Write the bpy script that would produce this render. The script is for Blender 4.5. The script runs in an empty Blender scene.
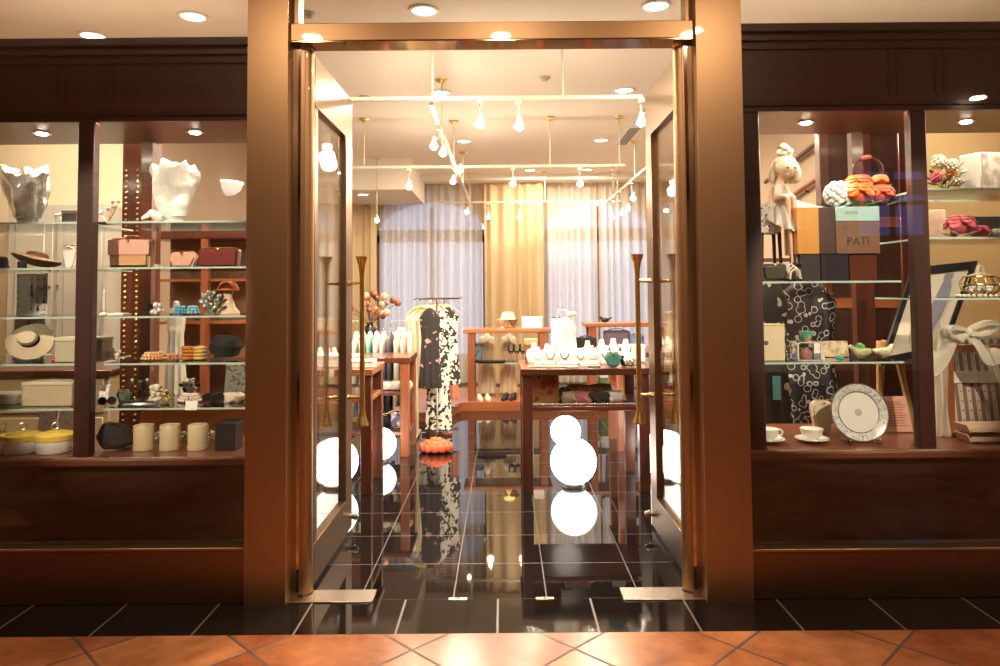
import bpy, bmesh, math, random
from mathutils import Vector, Matrix, Euler, noise
random.seed(7)
R = math.radians
PI = math.pi
sc = bpy.context.scene
C = sc.collection

# ------------------------------------------------------------------ camera
F = 717.0
EYE = Vector((0.0, 0.0, 1.34))
PITCH, ROLL = R(2.5), R(-0.47)
PPX, PPY = 503.0, 259.0
cd = bpy.data.cameras.new('camera')
cam = bpy.data.objects.new('camera', cd)
C.objects.link(cam)
ROT = Matrix.Rotation(PI / 2 + PITCH, 3, 'X') @ Matrix.Rotation(ROLL, 3, 'Z')
cam.matrix_world = Matrix.Translation(EYE) @ ROT.to_4x4()
cd.sensor_width = 36.0
cd.lens = F / 1000 * 36
cd.shift_x = -(PPX - 500) / 1000
cd.shift_y = -(333 - PPY) / 1000
cd.clip_start = 0.05
sc.camera = cam


def at(px, py, Y):
    """World point on the upright plane y = Y seen at photo pixel (px, py)."""
    d = ROT @ Vector(((px - PPX) / F, -(py - PPY) / F, -1))
    return EYE + d * (Y / d.y)


def onz(px, Y, z):
    """World point at depth Y and height z in photo column px."""
    lo, hi = -800.0, 1600.0
    for _ in range(40):
        m = (lo + hi) / 2
        if at(px, m, Y).z > z:
            lo = m
        else:
            hi = m
    return Vector((at(px, lo, Y).x, Y, z))


def floory(px, py):
    """Floor point seen at photo pixel (px, py)."""
    d = ROT @ Vector(((px - PPX) / F, -(py - PPY) / F, -1))
    return EYE + d * (-EYE.z / d.z)


# ------------------------------------------------------------------ world, exposure
w = bpy.data.worlds.new('world')
sc.world = w
w.use_nodes = True
w.node_tree.nodes['Background'].inputs[0].default_value = (0.60, 0.72, 1.0, 1)
w.node_tree.nodes['Background'].inputs[1].default_value = 1.7
sc.view_settings.view_transform = 'Standard'
sc.view_settings.look = 'None'
sc.view_settings.gamma = 1
sc.view_settings.use_curve_mapping = False
sc.view_settings.exposure = 0.0
sc.cycles.max_bounces = 14
sc.cycles.transparent_max_bounces = 40
sc.cycles.diffuse_bounces = 4
sc.cycles.glossy_bounces = 5
sc.cycles.caustics_reflective = False
sc.cycles.caustics_refractive = False
sc.cycles.sample_clamp_indirect = 4.0

WARM = (1.0, 0.82, 0.60)


def light(name, kind, loc, energy, parent=None, color=WARM, size=0.05, rot=(0, 0, 0), spot=None, blend=0.5):
    l = bpy.data.lights.new(name, kind)
    l.energy = energy
    l.color = color
    if kind == 'AREA':
        l.shape = 'DISK'
        l.size = size
    else:
        l.shadow_soft_size = size
    if kind == 'SPOT':
        l.spot_size = spot or R(100)
        l.spot_blend = blend
    o = bpy.data.objects.new(name, l)
    C.objects.link(o)
    o.location = loc
    o.rotation_euler = rot
    if parent:
        o.parent = parent
    return o


# ------------------------------------------------------------------ materials
MATS = {}


def nodes(name):
    m = bpy.data.materials.new(name)
    m.use_nodes = True
    nt = m.node_tree
    return m, nt, nt.nodes['Principled BSDF'], nt.nodes['Material Output']


def mat(color, rough=0.5, metal=0.0, emit=0.0, bump=0.0, scale=60.0, coat=0.0, sub=0.0, vary=0.0, ior=1.45, name=None):
    key = (tuple(color), rough, metal, emit, bump, scale, coat, sub, vary, ior)
    if key in MATS:
        return MATS[key]
    m, nt, b, out = nodes(name or 'surface')
    b.inputs['Base Color'].default_value = (*color, 1)
    b.inputs['Roughness'].default_value = rough
    b.inputs['Metallic'].default_value = metal
    b.inputs['Coat Weight'].default_value = coat
    b.inputs['IOR'].default_value = ior
    if sub:
        b.inputs['Subsurface Weight'].default_value = sub
        b.inputs['Subsurface Radius'].default_value = (0.02, 0.015, 0.01)
    if emit:
        b.inputs['Emission Color'].default_value = (*color, 1)
        b.inputs['Emission Strength'].default_value = emit
    if bump or vary:
        tc = nt.nodes.new('ShaderNodeTexCoord')
        n = nt.nodes.new('ShaderNodeTexNoise')
        n.inputs['Scale'].default_value = scale
        n.inputs['Detail'].default_value = 4
        nt.links.new(tc.outputs['Object'], n.inputs['Vector'])
        if bump:
            bp = nt.nodes.new('ShaderNodeBump')
            bp.inputs['Strength'].default_value = bump
            bp.inputs['Distance'].default_value = 0.01
            nt.links.new(n.outputs['Fac'], bp.inputs['Height'])
            nt.links.new(bp.outputs['Normal'], b.inputs['Normal'])
        if vary:
            mx = nt.nodes.new('ShaderNodeMix')
            mx.data_type = 'RGBA'
            mx.inputs['A'].default_value = (*[c * (1 - vary) for c in color], 1)
            mx.inputs['B'].default_value = (*[min(1, c * (1 + vary)) for c in color], 1)
            nt.links.new(n.outputs['Fac'], mx.inputs['Factor'])
            nt.links.new(mx.outputs['Result'], b.inputs['Base Color'])
    MATS[key] = m
    return m


def wood(c1, c2, rough=0.3, scale=6.0, axis='X', coat=0.3):
    key = ('wood', c1, c2, rough, scale, axis)
    if key in MATS:
        return MATS[key]
    m, nt, b, out = nodes('wood')
    tc = nt.nodes.new('ShaderNodeTexCoord')
    mp = nt.nodes.new('ShaderNodeMapping')
    s = {'X': (0.25, 4, 4), 'Y': (4, 0.25, 4), 'Z': (4, 4, 0.25)}[axis]
    mp.inputs['Scale'].default_value = s
    n = nt.nodes.new('ShaderNodeTexNoise')
    n.inputs['Scale'].default_value = scale
    n.inputs['Detail'].default_value = 6
    n.inputs['Distortion'].default_value = 0.6
    rp = nt.nodes.new('ShaderNodeValToRGB')
    rp.color_ramp.elements[0].position = 0.3
    rp.color_ramp.elements[0].color = (*c1, 1)
    rp.color_ramp.elements[1].position = 0.7
    rp.color_ramp.elements[1].color = (*c2, 1)
    nt.links.new(tc.outputs['Object'], mp.inputs['Vector'])
    nt.links.new(mp.outputs['Vector'], n.inputs['Vector'])
    nt.links.new(n.outputs['Fac'], rp.inputs['Fac'])
    nt.links.new(rp.outputs['Color'], b.inputs['Base Color'])
    b.inputs['Roughness'].default_value = rough
    b.inputs['Coat Weight'].default_value = coat
    b.inputs['Coat Roughness'].default_value = 0.1
    MATS[key] = m
    return m


def clear(tint=(1, 1, 1), ior=1.5, rough=0.0, boost=1.0):
    """Thin clear pane: lets light through and mirrors by Fresnel."""
    key = ('clear', tint, ior, rough, boost)
    if key in MATS:
        return MATS[key]
    m, nt, b, out = nodes('clear_glass')
    nt.nodes.remove(b)
    t = nt.nodes.new('ShaderNodeBsdfTransparent')
    t.inputs[0].default_value = (*tint, 1)
    g = nt.nodes.new('ShaderNodeBsdfGlossy')
    g.inputs['Roughness'].default_value = rough
    fr = nt.nodes.new('ShaderNodeFresnel')
    fr.inputs['IOR'].default_value = ior
    mu = nt.nodes.new('ShaderNodeMath')
    mu.operation = 'MULTIPLY'
    mu.use_clamp = True
    mu.inputs[1].default_value = boost
    mx = nt.nodes.new('ShaderNodeMixShader')
    nt.links.new(fr.outputs[0], mu.inputs[0])
    nt.links.new(mu.outputs[0], mx.inputs[0])
    nt.links.new(t.outputs[0], mx.inputs[1])
    nt.links.new(g.outputs[0], mx.inputs[2])
    nt.links.new(mx.outputs[0], out.inputs[0])
    MATS[key] = m
    return m


def sheer(color, through=0.3, trans=0.6):
    key = ('sheer', color, through, trans)
    if key in MATS:
        return MATS[key]
    m, nt, b, out = nodes('sheer_fabric')
    nt.nodes.remove(b)
    d = nt.nodes.new('ShaderNodeBsdfDiffuse')
    d.inputs[0].default_value = (*color, 1)
    tl = nt.nodes.new('ShaderNodeBsdfTranslucent')
    tl.inputs[0].default_value = (*color, 1)
    tp = nt.nodes.new('ShaderNodeBsdfTransparent')
    m1 = nt.nodes.new('ShaderNodeMixShader')
    m1.inputs[0].default_value = trans
    m2 = nt.nodes.new('ShaderNodeMixShader')
    m2.inputs[0].default_value = through
    nt.links.new(d.outputs[0], m1.inputs[1])
    nt.links.new(tl.outputs[0], m1.inputs[2])
    nt.links.new(m1.outputs[0], m2.inputs[1])
    nt.links.new(tp.outputs[0], m2.inputs[2])
    nt.links.new(m2.outputs[0], out.inputs[0])
    MATS[key] = m
    return m


def pattern(kind, a, b_, scale=30.0, lo=0.3, hi=0.36, rough=0.7):
    """Printed cloth: 'blobs' = voronoi cells, 'loops' = rings, 'spots' = dots, 'stripes' = upright stripes."""
    key = ('pattern', kind, a, b_, scale, lo, hi)
    if key in MATS:
        return MATS[key]
    m, nt, b, out = nodes('printed_cloth')
    tc = nt.nodes.new('ShaderNodeTexCoord')
    rp = nt.nodes.new('ShaderNodeValToRGB')
    rp.color_ramp.interpolation = 'CONSTANT' if kind != 'soft' else 'LINEAR'
    e = rp.color_ramp.elements
    if kind == 'stripes':
        t = nt.nodes.new('ShaderNodeTexWave')
        t.inputs['Scale'].default_value = scale
        t.inputs['Distortion'].default_value = 0.0
        src = t.outputs['Fac']
    elif kind in ('blobs', 'soft'):
        t = nt.nodes.new('ShaderNodeTexNoise')
        t.inputs['Scale'].default_value = scale
        t.inputs['Detail'].default_value = 1.5
        src = t.outputs['Fac']
    else:
        t = nt.nodes.new('ShaderNodeTexVoronoi')
        t.inputs['Scale'].default_value = scale
        src = t.outputs['Distance']
    nt.links.new(tc.outputs['Object'], t.inputs['Vector'])
    e[0].position, e[0].color = 0.0, (*a, 1)
    e[1].position, e[1].color = lo, (*b_, 1)
    if kind == 'loops':
        x = e.new(hi)
        x.color = (*a, 1)
    if kind == 'soft':
        e[0].position, e[1].position = lo, hi
    nt.links.new(src, rp.inputs['Fac'])
    nt.links.new(rp.outputs['Color'], b.inputs['Base Color'])
    b.inputs['Roughness'].default_value = rough
    MATS[key] = m
    return m


def tiles(c1, c2, grout, size, origin, rot=0.0, rough=0.05, mortar=0.006, ior=1.5, stain=0.0, bump=0.0):
    m, nt, b, out = nodes('tiles')
    tc = nt.nodes.new('ShaderNodeTexCoord')
    mp = nt.nodes.new('ShaderNodeMapping')
    mp.vector_type = 'TEXTURE'
    mp.inputs['Location'].default_value = (*origin, 0)
    mp.inputs['Rotation'].default_value = (0, 0, rot)
    br = nt.nodes.new('ShaderNodeTexBrick')
    br.offset = 0.0
    br.inputs['Color1'].default_value = (*c1, 1)
    br.inputs['Color2'].default_value = (*c2, 1)
    br.inputs['Mortar'].default_value = (*grout, 1)
    br.inputs['Scale'].default_value = 1.0
    br.inputs['Mortar Size'].default_value = mortar
    br.inputs['Mortar Smooth'].default_value = 0.0
    br.inputs['Brick Width'].default_value = size
    br.inputs['Row Height'].default_value = size
    nt.links.new(tc.outputs['Object'], mp.inputs['Vector'])
    nt.links.new(mp.outputs['Vector'], br.inputs['Vector'])
    col = br.outputs['Color']
    if stain:
        n = nt.nodes.new('ShaderNodeTexNoise')
        n.inputs['Scale'].default_value = 5.0
        n.inputs['Detail'].default_value = 9
        n.inputs['Roughness'].default_value = 0.65
        nt.links.new(tc.outputs['Object'], n.inputs['Vector'])
        rp = nt.nodes.new('ShaderNodeValToRGB')
        rp.color_ramp.elements[0].position = 0.3
        rp.color_ramp.elements[0].color = (0.45, 0.36, 0.34, 1)
        rp.color_ramp.elements[1].position = 0.68
        rp.color_ramp.elements[1].color = (1.25, 1.35, 1.5, 1)
        nt.links.new(n.outputs['Fac'], rp.inputs['Fac'])
        mx = nt.nodes.new('ShaderNodeMix')
        mx.data_type = 'RGBA'
        mx.blend_type = 'MULTIPLY'
        mx.inputs['Factor'].default_value = stain
        nt.links.new(col, mx.inputs['A'])
        nt.links.new(rp.outputs['Color'], mx.inputs['B'])
        col = mx.outputs['Result']
    nt.links.new(col, b.inputs['Base Color'])
    mr = nt.nodes.new('ShaderNodeMath')
    mr.operation = 'MULTIPLY_ADD'
    mr.inputs[1].default_value = 0.4
    mr.inputs[2].default_value = rough
    nt.links.new(br.outputs['Fac'], mr.inputs[0])
    nt.links.new(mr.outputs[0], b.inputs['Roughness'])
    b.inputs['IOR'].default_value = ior
    return m


MAHOG = wood((0.060, 0.016, 0.009), (0.135, 0.038, 0.018), 0.28, 5, 'X')
MAHOGZ = wood((0.060, 0.016, 0.009), (0.135, 0.038, 0.018), 0.28, 5, 'Z')
DARKW = wood((0.022, 0.008, 0.006), (0.050, 0.015, 0.010), 0.4, 5, 'X', 0.1)
DARKZ = wood((0.030, 0.010, 0.008), (0.065, 0.020, 0.013), 0.42, 5, 'Z', 0.1)
CHERRY = wood((0.22, 0.065, 0.025), (0.36, 0.12, 0.045), 0.3, 6, 'X')
CHERRYZ = wood((0.20, 0.060, 0.028), (0.32, 0.105, 0.045), 0.3, 6, 'Z')
PINE = wood((0.42, 0.22, 0.07), (0.58, 0.34, 0.13), 0.4, 6, 'Z')
TAUPE = mat((0.36, 0.27, 0.19), 0.5, vary=0.1, scale=3)
BRONZE = mat((0.40, 0.240, 0.128), 0.42, 1.0, bump=0.02, scale=3, coat=0.3)
BRONZED = mat((0.26, 0.155, 0.085), 0.36, 1.0)
DOORM = mat((0.23, 0.15, 0.095), 0.36, 1.0)
BRASS = mat((0.90, 0.68, 0.27), 0.2, 1.0)
STEEL = mat((0.75, 0.70, 0.62), 0.25, 1.0, bump=0.05, scale=9)
CHROME = mat((0.85, 0.82, 0.78), 0.1, 1.0)
GOLD = mat((0.85, 0.6, 0.25), 0.2, 1.0)
CREAM = mat((0.80, 0.68, 0.50), 0.8)
CEILM = mat((0.86, 0.80, 0.70), 0.85)
OCHRE = mat((0.72, 0.53, 0.28), 0.8)
BLACK = mat((0.012, 0.011, 0.011), 0.5)
BLACKCL = mat((0.012, 0.011, 0.013), 0.85, bump=0.3, scale=150)
WHITE = mat((0.85, 0.83, 0.78), 0.5)
WHITECL = mat((0.86, 0.83, 0.78), 0.8, bump=0.3, scale=60)
IVORY = mat((0.80, 0.71, 0.55), 0.35)
PORC = mat((0.86, 0.84, 0.78), 0.12, coat=0.5)
SILVER = mat((0.80, 0.78, 0.74), 0.28, 1.0)
PANE = clear((0.97, 0.965, 0.95), 1.5, 0.0, 1.25)
SHELFG = clear((0.955, 0.985, 0.975), 1.5, 0.0, 1.3)
CRYST = clear((0.93, 0.95, 0.94), 1.5, 0.02, 2.2)
EDGEG = mat((0.50, 0.66, 0.58), 0.15, coat=0.5)
LAMPW = mat((1.0, 0.86, 0.66), 0.4, emit=14.0)
GLOBEM = mat((1.0, 0.93, 0.82), 0.3, emit=7.0)


# ------------------------------------------------------------------ mesh building
class MB:
    def __init__(self):
        self.bm = bmesh.new()

    def _xf(self, vs, c, rot):
        m = Matrix.Translation(Vector(c)) @ Euler(rot).to_matrix().to_4x4()
        bmesh.ops.transform(self.bm, matrix=m, verts=vs)

    def box(self, c, s, rot=(0, 0, 0), bev=0.0, mi=0):
        r = bmesh.ops.create_cube(self.bm, size=1.0)
        vs = r['verts']
        bmesh.ops.scale(self.bm, vec=Vector(s), verts=vs)
        if bev:
            es = list({e for v in vs for e in v.link_edges})
            g = bmesh.ops.bevel(self.bm, geom=es, offset=bev, segments=1, affect='EDGES', profile=0.5)
            vs = list({v for f in g['faces'] for v in f.verts} | {v for v in vs if v.is_valid})
        if mi:
            for f in {f for v in vs for f in v.link_faces}:
                f.material_index = mi
        self._xf(vs, c, rot)
        return self

    def bb(self, x0, x1, y0, y1, z0, z1, bev=0.0):
        return self.box(((x0 + x1) / 2, (y0 + y1) / 2, (z0 + z1) / 2), (abs(x1 - x0), abs(y1 - y0), abs(z1 - z0)), bev=bev)

    def lathe(self, prof, c=(0, 0, 0), seg=24, sc=(1, 1), rot=(0, 0, 0), fn=None):
        bm = self.bm
        allv, prev = [], None
        for r, z in prof:
            if r < 1e-6:
                ring = [bm.verts.new((0, 0, z))]
            else:
                ring = [bm.verts.new((r * sc[0] * math.cos(2 * PI * i / seg), r * sc[1] * math.sin(2 * PI * i / seg), z)) for i in range(seg)]
            allv += ring
            if prev:
                a, b = prev, ring
                for i in range(seg):
                    j = (i + 1) % seg
                    if len(a) == 1 and len(b) == 1:
                        break
                    if len(a) == 1:
                        bm.faces.new((a[0], b[j], b[i]))
                    elif len(b) == 1:
                        bm.faces.new((a[i], a[j], b[0]))
                    else:
                        bm.faces.new((a[i], a[j], b[j], b[i]))
            prev = ring
        if fn:
            for v in allv:
                v.co = fn(v.co.copy())
        self._xf(allv, c, rot)
        return self

    def loft(self, rings, seg=24, fn=None, c=(0, 0, 0), rot=(0, 0, 0), cap=True):
        """rings: (z, rx, ry, cx, cy)"""
        bm = self.bm
        allv, prev, first = [], None, None
        for k, (z, rx, ry, cx, cy) in enumerate(rings):
            ring = []
            for i in range(seg):
                a = 2 * PI * i / seg
                p = Vector((cx + rx * math.cos(a), cy + ry * math.sin(a), z))
                if fn:
                    p = fn(p, a, k / max(1, len(rings) - 1))
                ring.append(bm.verts.new(p))
            allv += ring
            if prev:
                for i in range(seg):
                    j = (i + 1) % seg
                    bm.faces.new((prev[i], prev[j], ring[j], ring[i]))
            else:
                first = ring
            prev = ring
        if cap:
            bm.faces.new(list(reversed(first)))
            bm.faces.new(prev)
        self._xf(allv, c, rot)
        return self

    def tube(self, pts, r, seg=8, closed=False):
        bm = self.bm
        pts = [Vector(p) for p in pts]
        n = len(pts)
        rs = r if isinstance(r, (list, tuple)) else [r] * n
        rings = []
        ref = None
        for i, p in enumerate(pts):
            if closed:
                t = pts[(i + 1) % n] - pts[i - 1]
            else:
                t = pts[min(i + 1, n - 1)] - pts[max(i - 1, 0)]
            if t.length < 1e-9:
                t = Vector((0, 0, 1))
            t.normalize()
            if ref is None:
                ref = Vector((0, 0, 1)) if abs(t.z) < 0.9 else Vector((1, 0, 0))
            u = t.cross(ref)
            if u.length < 1e-4:
                u = t.orthogonal()
            u.normalize()
            v = t.cross(u).normalized()
            ref = v.cross(t) * -1 if False else u.cross(t)
            rings.append([bm.verts.new(p + rs[i] * (math.cos(2 * PI * k / seg) * u + math.sin(2 * PI * k / seg) * v)) for k in range(seg)])
        m = n if closed else n - 1
        for i in range(m):
            a, b = rings[i], rings[(i + 1) % n]
            for k in range(seg):
                l = (k + 1) % seg
                bm.faces.new((a[k], a[l], b[l], b[k]))
        if not closed:
            bm.faces.new(list(reversed(rings[0])))
            bm.faces.new(rings[-1])
        return self

    def ball(self, c, r, seg=16, rings=10, fn=None, rot=(0, 0, 0)):
        if not isinstance(r, (tuple, list)):
            r = (r, r, r)
        g = bmesh.ops.create_uvsphere(self.bm, u_segments=seg, v_segments=rings, radius=1.0)
        vs = g['verts']
        if fn:
            for v in vs:
                v.co = fn(v.co.copy())
        bmesh.ops.scale(self.bm, vec=Vector(r), verts=vs)
        self._xf(vs, c, rot)
        return self

    def torus(self, c, Rr, r, rot=(0, 0, 0), seg=24, sides=8, sc=(1, 1)):
        bm = self.bm
        vs = []
        for i in range(seg):
            a = 2 * PI * i / seg
            row = []
            for k in range(sides):
                b = 2 * PI * k / sides
                row.append(bm.verts.new(((Rr + r * math.cos(b)) * math.cos(a) * sc[0], (Rr + r * math.cos(b)) * math.sin(a) * sc[1], r * math.sin(b))))
            vs.append(row)
        for i in range(seg):
            for k in range(sides):
                bm.faces.new((vs[i][k], vs[(i + 1) % seg][k], vs[(i + 1) % seg][(k + 1) % sides], vs[i][(k + 1) % sides]))
        self._xf([v for row in vs for v in row], c, rot)
        return self

    def prism(self, poly, h, c=(0, 0, 0), rot=(0, 0, 0), bev=0.0):
        """Polygon in local XZ extruded along Y by h (centred)."""
        bm = self.bm
        a = [bm.verts.new((x, -h / 2, z)) for x, z in poly]
        b = [bm.verts.new((x, h / 2, z)) for x, z in poly]
        n = len(poly)
        fs = [bm.faces.new(a), bm.faces.new(list(reversed(b)))]
        for i in range(n):
            j = (i + 1) % n
            fs.append(bm.faces.new((a[j], a[i], b[i], b[j])))
        bmesh.ops.recalc_face_normals(bm, faces=fs)
        self._xf(a + b, c, rot)
        return self

    def sheet(self, fn, nu, nv, thick=0.0):
        bm = self.bm
        g = [[bm.verts.new(fn(i / nu, j / nv)) for j in range(nv + 1)] for i in range(nu + 1)]
        fs = []
        for i in range(nu):
            for j in range(nv):
                fs.append(bm.faces.new((g[i][j], g[i + 1][j], g[i + 1][j + 1], g[i][j + 1])))
        if thick:
            bmesh.ops.solidify(bm, geom=fs, thickness=thick)
        return self

    def done(self, name, m, parent=None, loc=(0, 0, 0), rot=(0, 0, 0), sharp=40):
        me = bpy.data.meshes.new(name)
        bmesh.ops.recalc_face_normals(self.bm, faces=self.bm.faces[:])
        self.bm.to_mesh(me)
        self.bm.free()
        for x in (m if isinstance(m, (list, tuple)) else [m]):
            me.materials.append(x)
        me.polygons.foreach_set('use_smooth', [True] * len(me.polygons))
        try:
            me.set_sharp_from_angle(angle=R(sharp))
        except Exception:
            pass
        o = bpy.data.objects.new(name, me)
        C.objects.link(o)
        o.location = loc
        o.rotation_euler = rot
        if parent:
            o.parent = parent
        return o


def tag(o, label=None, cat=None, group=None, kind=None):
    for k, v in (('label', label), ('category', cat), ('group', group), ('kind', kind)):
        if v:
            o[k] = v
    return o


def T(name, label, cat, loc, rz=0.0, group=None, rot=None):
    o = bpy.data.objects.new(name, None)
    o.empty_display_size = 0.05
    C.objects.link(o)
    o.location = loc
    o.rotation_euler = rot if rot else (0, 0, rz)
    return tag(o, label, cat, group)


def S(name, mb, m, label, cat, loc=(0, 0, 0), rz=0.0, group=None, rot=None):
    return tag(mb.done(name, m, None, loc, rot if rot else (0, 0, rz)), label, cat, group)


def ST(name, mb, m, parent=None, loc=(0, 0, 0)):
    o = mb.done(name, m, parent, loc)
    if not parent:
        o['kind'] = 'structure'
    return o


def STE(name, loc=(0, 0, 0)):
    o = bpy.data.objects.new(name, None)
    C.objects.link(o)
    o.location = loc
    o['kind'] = 'structure'
    return o


def wob(p, amp, freq, seed=0.0):
    return p + noise.noise_vector(p * freq + Vector((seed, seed * 1.7, seed * 0.3))) * amp


def text_mesh(name, s, size, m, parent, loc, rot, ext=0.0005):
    cu = bpy.data.curves.new(name, 'FONT')
    cu.body = s
    cu.size = size
    cu.extrude = ext
    cu.align_x = 'CENTER'
    cu.align_y = 'CENTER'
    o = bpy.data.objects.new(name, cu)
    C.objects.link(o)
    bpy.context.view_layer.update()
    me = bpy.data.meshes.new_from_object(o.evaluated_get(bpy.context.evaluated_depsgraph_get()))
    bpy.data.objects.remove(o)
    me.materials.clear()
    me.materials.append(m)
    t = bpy.data.objects.new(name, me)
    C.objects.link(t)
    t.location = loc
    t.rotation_euler = rot
    t.parent = parent
    return t


YF = 3.2      # front plane of the shop front
CEIL = 2.96
XL, XR, YB = -2.75, 2.6, 10.6

# ================================================================== SETTING
# shop floor: polished black tiles; corridor floor: terracotta laid on the diagonal
YT = floory(500, 633).y
tile_x = onz(498, YF, 0).x
YTH = floory(500, 599).y
tile_in = floory(547, 600).x
TS = tile_in - floory(453, 600).x
BLKT = tiles((0.006, 0.005, 0.005), (0.010, 0.008, 0.008), (0.026, 0.022, 0.019), TS, (tile_in, YTH), 0, 0.03, 0.003, 1.62)
BLKT2 = tiles((0.008, 0.006, 0.006), (0.012, 0.010, 0.009), (0.12, 0.10, 0.085), 0.4, (tile_x, YT - 0.02), 0, 0.06, 0.0045, 1.5)
TERRA = tiles((0.33, 0.092, 0.036), (0.48, 0.185, 0.070), (0.10, 0.045, 0.03), (floory(575, 650) - floory(412, 650)).length / math.sqrt(2), floory(412, 650).xy, PI / 4, 0.22, 0.006, 1.5, stain=0.85)
ST('floor', MB().bb(-4.7, 4.7, YTH + 0.002, 10.9, -0.05, 0), BLKT)
ST('floor_threshold', MB().bb(-6.2, 6.2, YT, YTH - 0.001, -0.05, 0), BLKT2)
ST('floor_corridor', MB().bb(-6.2, 6.2, -3.2, YT, -0.05, -0.0005), TERRA)
ST('ceiling', MB().bb(-4.7, 4.7, YF + 0.02, 10.9, CEIL, CEIL + 0.1), CEILM)
ST('ceiling_corridor', MB().bb(-6.2, 6.2, -3.2, YF - 0.12, CEIL + 0.0, CEIL + 0.1), CREAM)
ST('wall_front', MB().bb(-6.2, 6.2, YF - 0.12, YF + 0.02, CEIL - 0.02, CEIL + 0.12), BRONZED)
ST('ceiling_bulkhead', MB().bb(XL, -1.12, 8.7, 10.25, 2.58, CEIL), CEILM)
ST('trim_cornice', MB().bb(-1.12, XR, 9.95, 10.25, 2.88, CEIL), CEILM)

ST('wall_left', MB().bb(XL - 0.1, XL, 5.6, 10.9, 0, CEIL), mat((0.38, 0.28, 0.20), 0.7, vary=0.08, scale=2))
ST('wall_right', MB().bb(XR, XR + 0.1, 5.6, 10.9, 0, CEIL), mat((0.68, 0.52, 0.38), 0.7))
ST('wall_alcove_left', MB().bb(-4.7, XL - 0.1, 5.6, 5.7, 0, CEIL), mat((0.70, 0.61, 0.45), 0.7))
ST('wall_alcove_right', MB().bb(XR + 0.1, 4.7, 5.6, 5.7, 0, CEIL), OCHRE)
ST('wall_end_left', MB().bb(-4.7, -4.6, YF, 5.6, 0, CEIL), OCHRE)
ST('wall_end_right', MB().bb(4.6, 4.7, YF, 5.6, 0, CEIL), OCHRE)
ST('wall_facade_left', MB().bb(-6.2, -3.02, YF - 0.1, YF + 0.1, 0, CEIL), DARKW)
ST('wall_facade_right', MB().bb(3.02, 6.2, YF - 0.1, YF + 0.1, 0, CEIL), DARKW)
ST('wall_corridor_left', MB().bb(-6.3, -6.2, -3.2, YF, 0, CEIL), CREAM)
ST('wall_corridor_right', MB().bb(6.2, 6.3, -3.2, YF, 0, CEIL), CREAM)

# back wall with two tall arched windows behind the curtains
WINS = [(-1.86, -0.24), (0.60, 2.20)]
ZS, ZA = 0.35, 2.15


def back_wall():
    b = MB()
    xs = [XL] + [x for p in WINS for x in p] + [XR]
    for i in range(0, len(xs), 2):
        b.bb(xs[i], xs[i + 1], 10.5, 10.7, 0, CEIL)
    for x0, x1 in WINS:
        b.bb(x0, x1, 10.5, 10.7, 0, ZS)
        n, c, r = 16, (x0 + x1) / 2, (x1 - x0) / 2
        for k in range(n):
            a0, a1 = PI - PI * k / n, PI - PI * (k + 1) / n
            xa, xb = c + r * math.cos(a0), c + r * math.cos(a1)
            za, zb = ZA + 0.62 * r * math.sin(a0), ZA + 0.62 * r * math.sin(a1)
            b.prism([(xa, za), (xb, zb), (xb, CEIL), (xa, CEIL)], 0.2, (0, 10.6, 0))
    return b


ST('wall_back', back_wall(), OCHRE)
for i, (x0, x1) in enumerate(WINS):
    win = STE('window_%d' % (i + 3), ((x0 + x1) / 2, 10.6, ZS))
    hw = (x1 - x0) / 2
    fr = MB().bb(-hw, hw, -0.04, 0.04, ZA - ZS - 0.09, ZA - ZS + 0.09)
    fr.bb(-hw, -hw + 0.06, -0.04, 0.04, 0, ZA - ZS).bb(hw - 0.06, hw, -0.04, 0.04, 0, ZA - ZS).bb(-0.035, 0.035, -0.04, 0.04, 0, ZA - ZS + 0.42)
    fr.bb(-hw, hw, -0.04, 0.04, 0, 0.06)
    fr.done('window_frame', mat((0.30, 0.17, 0.10), 0.5), win)
    MB().bb(-hw, hw, -0.005, 0.005, 0, ZA - ZS + 0.55).done('window_pane', clear((1, 1, 1), 1.45), win)

# ------------------------------------------------------------------ metal columns, transom, pivot tubes
xlo, xli = at(245.5, 330, YF - 0.08).x, at(286.5, 330, YF - 0.08).x
xri, xro = at(702, 330, YF - 0.08).x, at(748, 330, YF - 0.08).x
ST('trim_1', MB().bb(xlo, xli, YF - 0.08, YF + 0.10, 0, CEIL), BRONZE)
ST('trim_2', MB().bb(xri, xro, YF - 0.08, YF + 0.10, 0, CEIL), BRONZE)
zt0, zt1 = at(500, 49, YF + 0.08).z, at(500, 21.5, YF - 0.05).z
ST('trim_3', MB().bb(xli, xri, YF - 0.05, YF + 0.08, zt0, zt1, bev=0.003), BRONZE)
ST('trim_9', MB().bb(xli, xri, YF - 0.048, YF + 0.078, zt0 - 0.004, zt0), mat((0.45, 0.27, 0.13), 0.1, 1.0))
for i, (a, b2) in enumerate(((xli, -1), (xri, 1))):
    ST('trim_%d' % (4 + i), MB().bb(min(a, a - b2 * 0.035), max(a, a - b2 * 0.035), YF + 0.0, YF + 0.09, 0, zt0), mat((0.5, 0.42, 0.32), 0.08, 1.0))
ST('window_transom', MB().bb(xli, xri, YF + 0.02, YF + 0.03, zt1, CEIL), PANE)
ST('trim_6', MB().bb(xli, xli + 0.03, YF - 0.02, YF + 0.06, zt1, CEIL).bb(xri - 0.03, xri, YF - 0.02, YF + 0.06, zt1, CEIL), BRONZED)


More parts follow.
